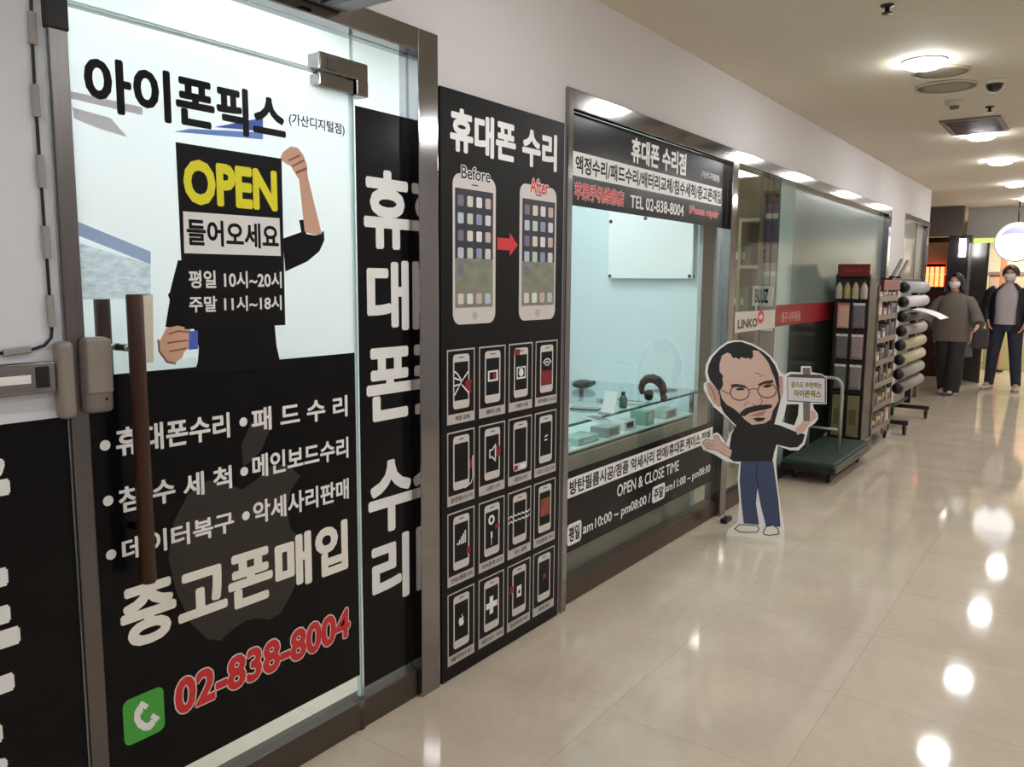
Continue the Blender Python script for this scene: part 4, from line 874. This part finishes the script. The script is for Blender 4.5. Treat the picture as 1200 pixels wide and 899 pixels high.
for i, (c, nm) in enumerate(rc):
    z = 1.425-.14*i; r = .058
    p = thing('sheet_roll', ((qx0+qx1)/2, qy+.02, z), '%s roll of sheet material, %s on the black roll stand' % (nm, nth[i]), 'roll', 'rolls on the black stand')
    obj('roll', G().lathe((qx0+.04, qy+.02, z), [(.02, 0), (r, 0), (r, 1.10), (.02, 1.10)], 24, 'x'), mat('roll_%d' % i, c, .45, var=.06), p)
    obj('end_cap', G().lathe((qx0+.0, qy+.02, z), [(.001, -.02), (.045, -.02), (.05, 0), (.05, .039), (.001, .039)], 20, 'x'), M_dark, p)
    obj('end_cap', G().lathe((qx0+1.141, qy+.02, z), [(.001, 0), (.05, 0), (.045, .03), (.001, .03)], 20, 'x'), M_dark, p)
    obj('spindle_arm', G().box((qx0-.01, qy+.02, z-.01), (qx0+.01, qy+.10, z+.01)), M_rk, p)
z = 1.425-.28
g = G(); pts = []
for k in range(9):
    a = k/8; pts.append((qy-.04-.26*a, z+.07-.02*a-.07*a*a))
vs = [(x, y, zz) for x in (qx0+.10, qx0+.62) for y, zz in pts]; n = len(pts)
g.add(vs, [(k, k+1, n+k+1, n+k) for k in range(n-1)]); g.add([(x, y, zz-.002) for x, y, zz in vs], [(k, n+k, n+k+1, k+1) for k in range(n-1)])
t2 = obj('loose_sheet', g, mat('white_sheet', (232, 226, 230), .5), None, 'loose white sheet sticking out from the roll stand toward the corridor', 'sheet', base=(qx0+.3, qy-.1, z))
for i, (xa, xb) in enumerate(((8.42, 8.62), (8.72, 8.94))):
    p = thing('cutter_bar', (xa, qy+.11, 1.51), ('grey slanted bar rising from the roll stand, nearer the wire shelf', 'grey slanted bar rising from the roll stand, nearer the walking woman')[i], 'bar', 'slanted bars on the roll stand')
    a, b = Vector((xa, qy+.11, 1.512)), Vector((xb+.1, qy+.09, 1.68))
    d = (b-a); nn = Vector((-d.z, 0, d.x)).normalized()*.022; yy = Vector((0, .012, 0))
    obj('bar', G().loft([[a-nn-yy, a+nn-yy, a+nn+yy, a-nn+yy], [b-nn-yy, b+nn-yy, b+nn+yy, b-nn+yy]], smooth=False), mat('bar_grey', (120, 116, 116), .4), p)
    obj('clip', G().box((xa-.03, qy+.085, 1.508), (xa+.03, qy+.135, 1.53), .003), M_dark, p)

# ================================================================== BEYOND THE END OF THE WALL
XB = 14.1
M_fas = mat('brown_fascia', (84, 76, 70), .6); M_fas2 = mat('grey_fascia', (176, 178, 172), .6)
frame_obj('trim_8', [((XB, 1.76, 2.2), (XB+.2, 4.5, CH))], M_fas, 'dark brown fascia above the shop opening at the far end')
frame_obj('trim_9', [((XB+.5, -1.5, 2.18), (XB+.62, 1.755, CH))], M_fas2, 'pale grey fascia above the bright shop at the far end')
t = thing('black_pillar', (XB+.1, 1.74, 0), 'black square pillar with a small white lamp behind the walking woman', 'pillar')
obj('shaft', G().box((XB, 1.62, 0), (XB+.2, 1.93, 2.2), .004), mat('pillar_black', (34, 30, 34), .4), t)
obj('collar', G().box((XB-.01, 1.61, 0), (XB+.21, 1.94, .1), .004), M_dark, t)
a = atX(1124, 280, XB-.03); b = atX(1132, 301, XB-.03)
t = thing('wall_lamp', (XB, (a.y+b.y)/2, b.z), 'small bright white lamp on the black pillar', 'lamp')
obj('tube', G().tube([(XB-.04, (a.y+b.y)/2, b.z), (XB-.04, (a.y+b.y)/2, a.z)], .045, 14), emis('lamp_white', (1, .98, .95), 14), t)
obj('holder', G().box((XB-.03, (a.y+b.y)/2-.03, b.z-.02), (XB, (a.y+b.y)/2+.03, a.z+.02), .004), M_dark, t)
# wooden front with the glowing heater
t = thing('wooden_booth', (XB+.6, 2.2, 0), 'wood faced booth at the far end beyond the wall corner', 'booth')
obj('wood_panel', G().box((XB+.5, 1.94, 1.62), (XB+.6, 3.2, 2.12), .004), mat('booth_wood', (176, 140, 108), .5, var=.2, scale=4, stretch=(1, 1, 6)), t)
obj('dark_recess', G().box((XB+.62, 1.94, 0), (XB+.70, 3.2, 2.2)), mat('recess_dark', (46, 28, 26), .6), t)
obj('red_counter', G().box((XB+.3, 1.94, 0), (XB+.61, 3.2, 1.34), .01), mat('dark_red_cloth', (74, 22, 24), .7, var=.2), t)
obj('ledge', G().box((XB+.46, 1.94, 1.60), (XB+.62, 3.2, 1.63), .003), mat('ledge_cream', (226, 200, 170), .5), t)
a = atX(1084, 313, XB+.45); b = atX(1106, 336, XB+.45)
t = thing('glowing_heater', (XB+.45, (a.y+b.y)/2, b.z), 'heater with glowing orange-red vertical tubes on the dark red counter', 'heater')
n = 4; w = (a.y-b.y)/n
obj('reflector', G().box((XB+.5, b.y, 1.341), (XB+.53, a.y, a.z+.05), .004), mat('reflector_red', (150, 40, 30), .4), t)
for k in range(n):
    y = b.y+w*(k+.5); obj('glow_tube', G().tube([(XB+.45, y, b.z), (XB+.45, y, a.z)], w*.38, 12), emis('heater_glow', (1, .12, .04), 7), t)
obj('heater_base', G().box((XB+.40, b.y-.02, 1.341), (XB+.54, a.y+.02, b.z), .004), M_dark, t)
# open grey steel door leaf
a = atX(1138, 283, XB-.1)
t = thing('steel_door_leaf', (XB, 1.45, 0), 'tall grey steel panel standing open next to the black pillar', 'panel')
y1 = atX(1138, 283, XB).y; y0 = atX(1160, 290, XB-.35).y
M_gp = mat('grey_steel_panel', (112, 110, 110), .38, .5, var=.08)
g = G(); g.prism([[(0, 0), (1, 0), (1, 1), (0, 1)]], lambda u, v, o: Vector((XB-.35*u+.04*o, y1*.985+(y0-y1*.985)*u+o*.04, .002+2.06*v)), 0, 1); obj('leaf', g, M_gp, t)
obj('edge_strip', G().box((XB-.01, y1-.04, .002), (XB+.05, y1+.02, 2.075), .003), mat('panel_edge', (150, 150, 148), .4, .4), t)
obj('handle', G().tube([(XB-.32, y0+.02, .95), (XB-.32, y0+.02, 1.15)], .012, 10), M_chrome, t)
# bright shop at the right end
XS = 16.2
obj('wall_bright_shop', G().box((17.6, -1.5, 0), (17.7, 1.9, CH)), mat('bright_shop_wall', (250, 240, 215), .6), label='cream wall inside the bright shop at the far end', cat='wall', kind='structure')
pl2 = ceiling_panel(15.6, .8, 'bright ceiling panel over the shop at the far end', emis('far_panel_glow', (1, .96, .86), 55), 'ceiling panels at the far end')
dup(pl2, (16.6, .1, CH), 'second bright ceiling panel over the shop at the far end')
t = thing('shop_counter', (XS, 1.0, 0), 'yellow-green fronted counter with a beige glass case behind the man', 'counter')
obj('base', G().box((XS, .0, 0), (XS+.5, 1.56, .95), .01), mat('counter_lime', (196, 190, 140), .5), t)
obj('case', G().box((XS+.02, .0, .95), (XS+.45, 1.56, 1.62), .01), mat('case_beige', (222, 186, 158), .4, var=.2, scale=5), t)
obj('case_top', G().box((XS, -.02, 1.62), (XS+.5, 1.58, 1.68), .006), mat('case_top', (150, 128, 118), .4), t)
a = atX(1178, 300, XS-.3)
t = thing('orange_post', (XS-.3, a.y, 0), 'slim orange-beige post below the round lit sign', 'post')
obj('shaft', G().box((XS-.34, a.y-.05, 0), (XS-.26, a.y+.05, 1.95), .006), mat('post_orange', (214, 150, 112), .5), t)
obj('foot', G().box((XS-.40, a.y-.1, 0.001), (XS-.2, a.y+.1, .03), .004), M_dark, t)
# yellow-green lit strip under the fascia
a = atX(1130, 281, XB+.52); b = atX(1181, 287, XB+.52)
t = thing('lit_sign_strip', (XB+.6, 1.4, 2.1), 'narrow yellow-green lit strip under the pale fascia', 'sign')
obj('diffuser', G().box((XB+.49, b.y, 2.085), (XB+.495, a.y, 2.175)), emis('lime_glow', (.75, .85, .25), 1.1), t)
obj('housing', G().box((XB+.495, b.y-.01, 2.08), (XB+.6, a.y+.01, 2.18), .003), M_fas2, t)
# round lit sign
c = atX(1191.5, 284, 13.7)
t = thing('round_lit_sign', (13.7, c.y, c.z), 'round glowing white sign hanging at the edge of the photo above the man', 'sign')
R = .275
obj('sign_face', G().lathe((13.64, c.y, c.z), [(R*.94, 0), (.001, -.002)], 48, 'x'), emis('round_sign_glow', (1, .98, .96), 2.6), t)
obj('rim', G().lathe((13.64, c.y, c.z), [(R*.94, .0), (R*.96, -.012), (R, -.006), (R, .13), (.001, .13)], 48, 'x'), mat('rim_white', (225, 220, 225), .4), t)
PSG = Plane((13.635, c.y, 0), (0, -1, 0), (-1, 0, 0))
cres = [(R*.80*math.cos(a), c.z+R*.80*math.sin(a)) for a in [PI*(.12+.76*k/20) for k in range(21)]]+[(R*.62*math.cos(a), c.z+R*.34+R*.10*math.sin(a)) for a in [PI*(.95-.9*k/10) for k in range(11)]]
obj('emblem', G().prism([cres], PSG.pt, .002, .002), mat('emblem_violet', (150, 145, 180), .5, emit=.55), t)
g = G(); g.tube([(13.7, c.y, c.z+R), (13.7, c.y, CH)], .012, 10); obj('hanger', g, M_dark, t)

# ================================================================== PEOPLE
M_skin = mat('skin', (206, 158, 132), .5, var=.08, scale=14); M_hairb = mat('black_hair', (26, 22, 22), .5, var=.2, scale=40); M_mask = mat('white_mask', (226, 222, 222), .7)
M_eye = mat('eye_dark', (28, 22, 22), .3)
def skin_mesh(name, verts, edges, radii, m, parent, sub=2, root=0):
    me = bpy.data.meshes.new(name); me.from_pydata([tuple(v) for v in verts], edges, []); me.materials.append(m)
    o = bpy.data.objects.new(name, me); COL.objects.link(o); o.parent = parent
    sk = o.modifiers.new('skin', 'SKIN'); sk.use_smooth_shade = True; sk.branch_smoothing = .6
    if not me.skin_vertices: raise RuntimeError('no skin layer')
    for i, r in enumerate(radii):
        me.skin_vertices[0].data[i].radius = r if isinstance(r, tuple) else (r, r)
        me.skin_vertices[0].data[i].use_root = (i == root)
    if sub: o.modifiers.new('smooth', 'SUBSURF').levels = sub; o.modifiers['smooth'].render_levels = sub
    return o
def person(loc, rotz, H, label, pose, cl):
    """figure facing local +y; x is toward its right-hand side of the picture's left. pose: joint positions for a 1.70 m body"""
    k = H/1.70
    t = thing('person', loc, label, 'person'); 
    V = lambda p: Vector(p)*k
    J = dict(pelvis=(0, 0, .92), waist=(0, .0, 1.04), chest=(0, .0, 1.24), neckb=(0, -.01, 1.40), neck=(0, .0, 1.46), jaw=(0, .025, 1.515), head=(0, .01, 1.59), crown=(0, .0, 1.655)); J.update(pose)
    vs, es, rs, idx = [], [], [], {}
    def add(n, r, frm=None):
        idx[n] = len(vs); vs.append(V(J[n])); rs.append(r*k)
        if frm: es.append((idx[frm], idx[n]))
    add('pelvis', .125); add('waist', .115, 'pelvis'); add('chest', .13, 'waist'); add('neckb', .07, 'chest'); add('neck', .052, 'neckb'); add('jaw', .068, 'neck'); add('head', .088, 'jaw'); add('crown', .062, 'head')
    for s in 'LR':
        add('sho'+s, .055, 'chest'); add('elb'+s, .04, 'sho'+s); add('wri'+s, .028, 'elb'+s); add('palm'+s, .03, 'wri'+s)
        add('hip'+s, .09, 'pelvis'); add('knee'+s, .06, 'hip'+s); add('ank'+s, .042, 'knee'+s); add('toe'+s, .035, 'ank'+s)
        d = (Vector(J['palm'+s])-Vector(J['wri'+s])).normalized(); sg = 1 if s == 'R' else -1
        side = Vector((0, 1, 0)); inn = Vector((-sg, 0, 0))
        base = Vector(J['palm'+s])
        for q, (o_, ln_) in enumerate(((.024, .066), (.008, .076), (-.008, .070), (-.024, .056))):
            a_ = base+side*o_+d*.022; b_ = a_+d*ln_*.55+inn*.006; c_ = b_+d*ln_*.42+inn*.022
            J['f%s%da' % (s, q)] = tuple(a_); J['f%s%db' % (s, q)] = tuple(b_); J['f%s%dc' % (s, q)] = tuple(c_)
            add('f%s%da' % (s, q), .0095, 'palm'+s); add('f%s%db' % (s, q), .009, 'f%s%da' % (s, q)); add('f%s%dc' % (s, q), .0075, 'f%s%db' % (s, q))
        a_ = base+side*.034-d*.012; b_ = a_+side*.022+d*.03+inn*.01; J['t%sa' % s] = tuple(a_); J['t%sb' % s] = tuple(b_)
        add('t%sa' % s, .0115, 'palm'+s); add('t%sb' % s, .009, 't%sa' % s)
    body = skin_mesh('body', vs, es, rs, M_skin, t, 1)
    P3 = {n: V(p) for n, p in J.items()}
    def loc_obj(name, g, m, par=None): 
        me = bpy.data.meshes.new(name); me.from_pydata([tuple(v) for v in g.v], [], g.f)
        for p_, sm in zip(me.polygons, g.smooth): p_.use_smooth = sm
        me.materials.append(m); o = bpy.data.objects.new(name, me); COL.objects.link(o); o.parent = par or t; return o
    def limb(name, pts, radii, m, n=14):
        """a sleeve or trouser leg with rounded joints"""
        P_ = []; R_ = []
        for i in range(len(pts)-1):
            for j in range(5):
                a = j/5; P_.append(Vector(pts[i])*(1-a)+Vector(pts[i+1])*a); R_.append(radii[i]*(1-a)+radii[i+1]*a)
        P_.append(Vector(pts[-1])); R_.append(radii[-1])
        for _ in range(3):
            P_ = [P_[0]]+[(P_[i-1]+P_[i]*2+P_[i+1])/4 for i in range(1, len(P_)-1)]+[P_[-1]]
        return loc_obj(name, G().tube([p*k for p in P_], [r*k for r in R_], n), m)
    def shell(name, rings, m, a0=0., a1=2*PI, n=28):
        """garment body: rings of (z, half width, half depth, y)"""
        closed = a1-a0 > 6.2; cnt = n if closed else n+1; rr = []
        for z, w, d, y in rings:
            rr.append([Vector((w*math.copysign(abs(math.sin(a0+(a1-a0)*i/n))**.85, math.sin(a0+(a1-a0)*i/n)), y+d*math.copysign(abs(math.cos(a0+(a1-a0)*i/n))**.85, math.cos(a0+(a1-a0)*i/n)), z))*k for i in range(cnt)])
        return loc_obj(name, G().loft(rr, closed, closed), m)
    # face
    hx_, hy_, hz_ = P3['head']/k
    for s in (-1, 1): loc_obj('eye', G().ball(((hx_+s*.031)*k, (hy_+.083)*k, (hz_+.008)*k), .011*k, .007*k, .006*k, 10, 6), M_eye)
    loc_obj('nose', G().ball((hx_*k, (hy_+.094)*k, (hz_-.022)*k), .013*k, .017*k, .024*k, 12, 8), M_skin)
    for s in (-1, 1): loc_obj('ear', G().ball(((hx_+s*.088)*k, (hy_+.0)*k, (hz_-.012)*k), .012*k, .02*k, .03*k, 10, 8), M_skin)
    rr = []
    for z, w, y in ((.0, .060, .100), (-.018, .066, .108), (-.045, .064, .106), (-.075, .050, .090), (-.09, .035, .07)):
        rr.append([Vector((hx_+w*1.22*math.sin(a), hy_+y*math.cos(a)-.0+.004, hz_-.012+z))*k for a in [(-1.25+2.5*i/12) for i in range(13)]])
    loc_obj('face_mask', G().loft(rr, False, False), M_mask)
    return t, P3, k, loc_obj, limb, shell
arms_down = dict(shoL=(-.175, 0, 1.37), elbL=(-.235, -.02, 1.09), wriL=(-.25, .05, .86), palmL=(-.25, .07, .78), shoR=(.175, 0, 1.37), elbR=(.235, -.02, 1.09), wriR=(.25, .05, .86), palmR=(.25, .07, .78),
    hipL=(-.09, 0, .88), kneeL=(-.095, .03, .48), ankL=(-.095, -.01, .09), toeL=(-.105, .13, .035), hipR=(.09, 0, .88), kneeR=(.095, .03, .48), ankR=(.095, -.01, .09), toeR=(.105, .13, .035))
def shoe(loc_obj, P3, s, k, m, msole):
    a, b = P3['ank'+s]/k, P3['toe'+s]/k; d = (Vector((b.x, b.y, 0))-Vector((a.x, a.y, 0))).normalized(); w = Vector((d.y, -d.x, 0)); rr = []
    gz = min(a.z-.09, 0)*0
    for u, hw, h0, h1 in ((-.075, .026, .012, .07), (-.055, .036, .01, .10), (0, .040, .01, .105), (.06, .043, .01, .075), (.12, .046, .01, .055), (.165, .036, .012, .042), (.185, .014, .016, .03)):
        c_ = Vector((a.x, a.y, a.z-.09))+d*u
        rr.append([(c_+w*hw*math.cos(q)+Vector((0, 0, (h0+h1)/2+(h1-h0)/2*math.sin(q))))*k for q in [2*PI*i/12 for i in range(12)]])
    o = loc_obj('shoe', G().loft(rr), m)
    g = G(); lo = []
    for u, hw in ((-.078, .03), (-.05, .04), (.06, .047), (.12, .05), (.17, .04), (.19, .016)): lo.append((u, hw))
    out = [(u, h) for u, h in lo]+[(u, -h) for u, h in lo[::-1]]
    g.prism([out], lambda u, v, o_: (Vector((a.x, a.y, a.z-.09))+d*u+w*v+Vector((0, 0, .0015+o_)))*k, 0, .018); loc_obj('sole', g, msole, o)
def hair(loc_obj, P3, k, m, zlow, back, full=1.0):
    h = P3['head']/k; g = G(); rr = []
    for z in [.112, .108, .095, .07, .045, .02, -.01, -.04, -.07, -.10, -.13, -.16]:
        if z < zlow: break
        r_ = .104*math.sqrt(max(0, 1-(max(z, 0)/.114)**2)) if z > 0 else .104*full
        a0 = .62 if z < .055 else .2 if z < .085 else 0.
        a0 = max(a0, .95 if z < .02 else a0)
        rr.append([Vector((h.x+r_*math.sin(a), h.y-.008+r_*1.06*math.cos(a), h.z+z))*k for a in [a0+(2*PI-2*a0)*i/24 for i in range(25)]])
    inner = [[p+(Vector((h.x, h.y-.008, 0))*k-Vector((p.x, p.y, 0))).normalized()*.018*k for p in r] for r in rr]
    g.loft(rr, False, False); g.loft(inner, False, False)
    n = 25; nr = len(rr); nv = n*nr
    g.add(rr[-1]+inner[-1], [(i, i+1, n+i+1, n+i) for i in range(n-1)])
    for e in (0, n-1): g.add([r[e] for r in rr]+[r[e] for r in inner], [(i, i+1, nr+i+1, nr+i) for i in range(nr-1)])
    g.add(rr[0], [tuple(range(n))], True)
    return loc_obj('hair', g, m)
# --- woman in a wide grey top
M_top = mat('grey_knit', (104, 95, 88), .85, var=.12, scale=60, bump=.2); M_trs = mat('black_trousers', (30, 28, 31), .7); M_shw = mat('white_shoe', (206, 200, 194), .5); M_sole = mat('shoe_sole', (160, 154, 148), .6); M_shd = mat('dark_shoe', (70, 64, 62), .5)
wp = atZ(1113, 463.5, 0)
pose = dict(arms_down); pose.update(shoL=(-.17, 0, 1.36), elbL=(-.30, -.01, 1.13), wriL=(-.335, .12, .99), palmL=(-.335, .19, .95), shoR=(.17, 0, 1.36), elbR=(.30, .0, 1.13), wriR=(.33, .13, 1.01), palmR=(.33, .20, .98),
    hipL=(-.08, 0, .88), kneeL=(-.07, .05, .48), ankL=(-.055, .05, .09), toeL=(-.06, .19, .035), hipR=(.08, 0, .88), kneeR=(.08, .0, .48), ankR=(.07, -.14, .12), toeR=(.075, -.01, .05))
t, P3, k, lo_, limb, shell = person((wp.x, wp.y+.03, 0), PI/2, 1.61, 'woman in a white mask and wide grey top walking toward the viewer', pose, None)
t.rotation_euler.z = PI/2-.1
shell('wide_top', [(.76, .225, .15, .0), (.85, .225, .155, 0), (1.0, .215, .15, 0), (1.15, .205, .145, 0), (1.27, .20, .135, 0), (1.34, .175, .11, 0), (1.395, .115, .085, -.005), (1.43, .075, .07, -.005), (1.45, .06, .06, -.003)], M_top)
for s in (-1, 1):
    limb('sleeve', [(s*.12, 0, 1.345), (s*.20, 0, 1.27), (s*.285, .0, 1.10), (s*.33, .09, 1.00)], [.06, .078, .082, .085], M_top)
    limb('cuff', [(s*.33, .085, 1.004), (s*.335, .125, .985)], [.062, .05], M_shd)
shell('trouser_seat', [(.78, .165, .12, 0), (.88, .165, .12, 0), (.97, .155, .115, 0), (1.0, .15, .11, 0)], M_trs)
for s in 'LR': limb('trouser_leg', [P3['hip'+s]/k, P3['knee'+s]/k, (P3['ank'+s]/k)+Vector((0, 0, -.03))], [.125, .105, .10], M_trs)
for s in 'LR': shoe(lo_, P3, s, k, M_shd if s == 'L' else M_shw, M_sole)
hair(lo_, P3, k, M_hairb, -.14, 0, 1.06)
# --- companion partly hidden behind her
M_coat = mat('blue_grey_coat', (92, 94, 104), .8, var=.1); M_nav = mat('navy_trousers', (34, 36, 52), .7)
cp = atZ(1098, 454, 0)
pose = dict(arms_down)
pose.update(kneeL=(-.1, .09, .5), ankL=(-.1, .10, .09), toeL=(-.1, .24, .035), ankR=(.1, -.12, .10), toeR=(.1, .02, .04), kneeR=(.1, .0, .48))
t, P3, k, lo_, limb, shell = person((cp.x, cp.y-.16, 0), PI/2, 1.58, 'person in a long blue-grey coat mostly hidden behind the woman in grey', pose, None)
t.rotation_euler.z = PI/2-.1
shell('long_coat', [(.50, .27, .18, 0), (.7, .25, .175, 0), (.95, .235, .165, 0), (1.15, .22, .155, 0), (1.3, .205, .135, 0), (1.37, .175, .11, 0), (1.41, .11, .085, 0), (1.44, .065, .065, 0)], M_coat)
for s in (-1, 1): limb('sleeve', [(s*.15, 0, 1.35), (s*.21, 0, 1.28), (s*.245, -.01, 1.08), (s*.25, .05, .88)], [.075, .085, .075, .062], M_coat)
shell('trouser_seat', [(.78, .165, .12, 0), (.88, .165, .12, 0), (.97, .155, .115, 0), (1.0, .15, .11, 0)], M_nav)
for s in 'LR': limb('trouser_leg', [P3['hip'+s]/k, P3['knee'+s]/k, (P3['ank'+s]/k)+Vector((0, 0, -.02))], [.11, .085, .075], M_nav)
for s in 'LR': shoe(lo_, P3, s, k, M_shw, M_sole)
hair(lo_, P3, k, M_hairb, -.16, 0, 1.05)
b_ = Vector((cp.x-.05, cp.y-.50, .70)); tb = thing('tote_bag', tuple(b_), 'dark grey bag hanging beside the person in the long coat', 'bag')
obj('bag_body', G().box((b_.x-.05, b_.y-.10, .58), (b_.x+.05, b_.y+.10, .86), .03), mat('bag_grey', (72, 66, 66), .7), tb)
obj('strap', G().tube([(b_.x, b_.y-.07, .85), (b_.x, b_.y-.05, .98), (b_.x, b_.y+.02, 1.0), (b_.x, b_.y+.06, .85)], .010, 8), M_dark, tb)
# --- man in a black jacket
M_jac = mat('black_jacket', (27, 25, 28), .6, var=.15); M_shirt = mat('grey_shirt', (186, 178, 180), .75, var=.05); M_jn = mat('dark_jeans', (38, 42, 58), .75, var=.12); M_hb = mat('brown_hair', (70, 54, 44), .6, var=.2, scale=40)
m1, m2 = atZ(1160, 457, 0), atZ(1187, 457, 0)
mp_ = (m1+m2)/2
pose = dict(arms_down)
pose.update(shoL=(-.19, 0, 1.38), elbL=(-.27, -.05, 1.12), wriL=(-.235, .05, .93), palmL=(-.215, .09, .87), shoR=(.19, 0, 1.38), elbR=(.27, -.06, 1.12), wriR=(.225, .06, .95), palmR=(.20, .10, .90),
    hipL=(-.10, 0, .88), kneeL=(-.135, .03, .48), ankL=(-.165, -.0, .09), toeL=(-.185, .13, .035), hipR=(.10, 0, .88), kneeR=(.135, .02, .48), ankR=(.165, -.02, .09), toeR=(.20, .11, .035))
t, P3, k, lo_, limb, shell = person((mp_.x, mp_.y, 0), PI/2, 1.73, 'man in a white mask, black jacket and pale shirt standing at the far end', pose, None)
t.rotation_euler.z = PI/2-.12
shell('shirt', [(.90, .165, .12, 0), (1.05, .165, .125, 0), (1.22, .18, .13, 0), (1.34, .17, .11, 0), (1.41, .10, .08, 0), (1.45, .058, .058, 0)], M_shirt)
shell('jacket', [(.80, .215, .165, 0), (.95, .20, .155, 0), (1.10, .20, .155, 0), (1.24, .21, .155, 0), (1.34, .20, .13, 0), (1.40, .135, .10, 0), (1.455, .075, .08, -.01)], M_jac, .62, 2*PI-.62)
for s in (-1, 1): limb('jacket_sleeve', [(s*.15, 0, 1.375), (s*.215, 0, 1.32), (s*.275, -.05, 1.12), (s*.238, .05, .945)], [.07, .082, .072, .056], M_jac)
shell('trouser_seat', [(.80, .148, .10, 0), (.86, .158, .112, 0), (.97, .150, .112, 0), (1.0, .145, .108, 0)], M_jn)
for s in 'LR': limb('trouser_leg', [P3['hip'+s]/k, P3['knee'+s]/k, (P3['ank'+s]/k)+Vector((0, 0, -.02))], [.104, .076, .06], M_jn)
for s in 'LR': shoe(lo_, P3, s, k, M_shw, M_sole)
hair(lo_, P3, k, M_hb, -.05, 0)
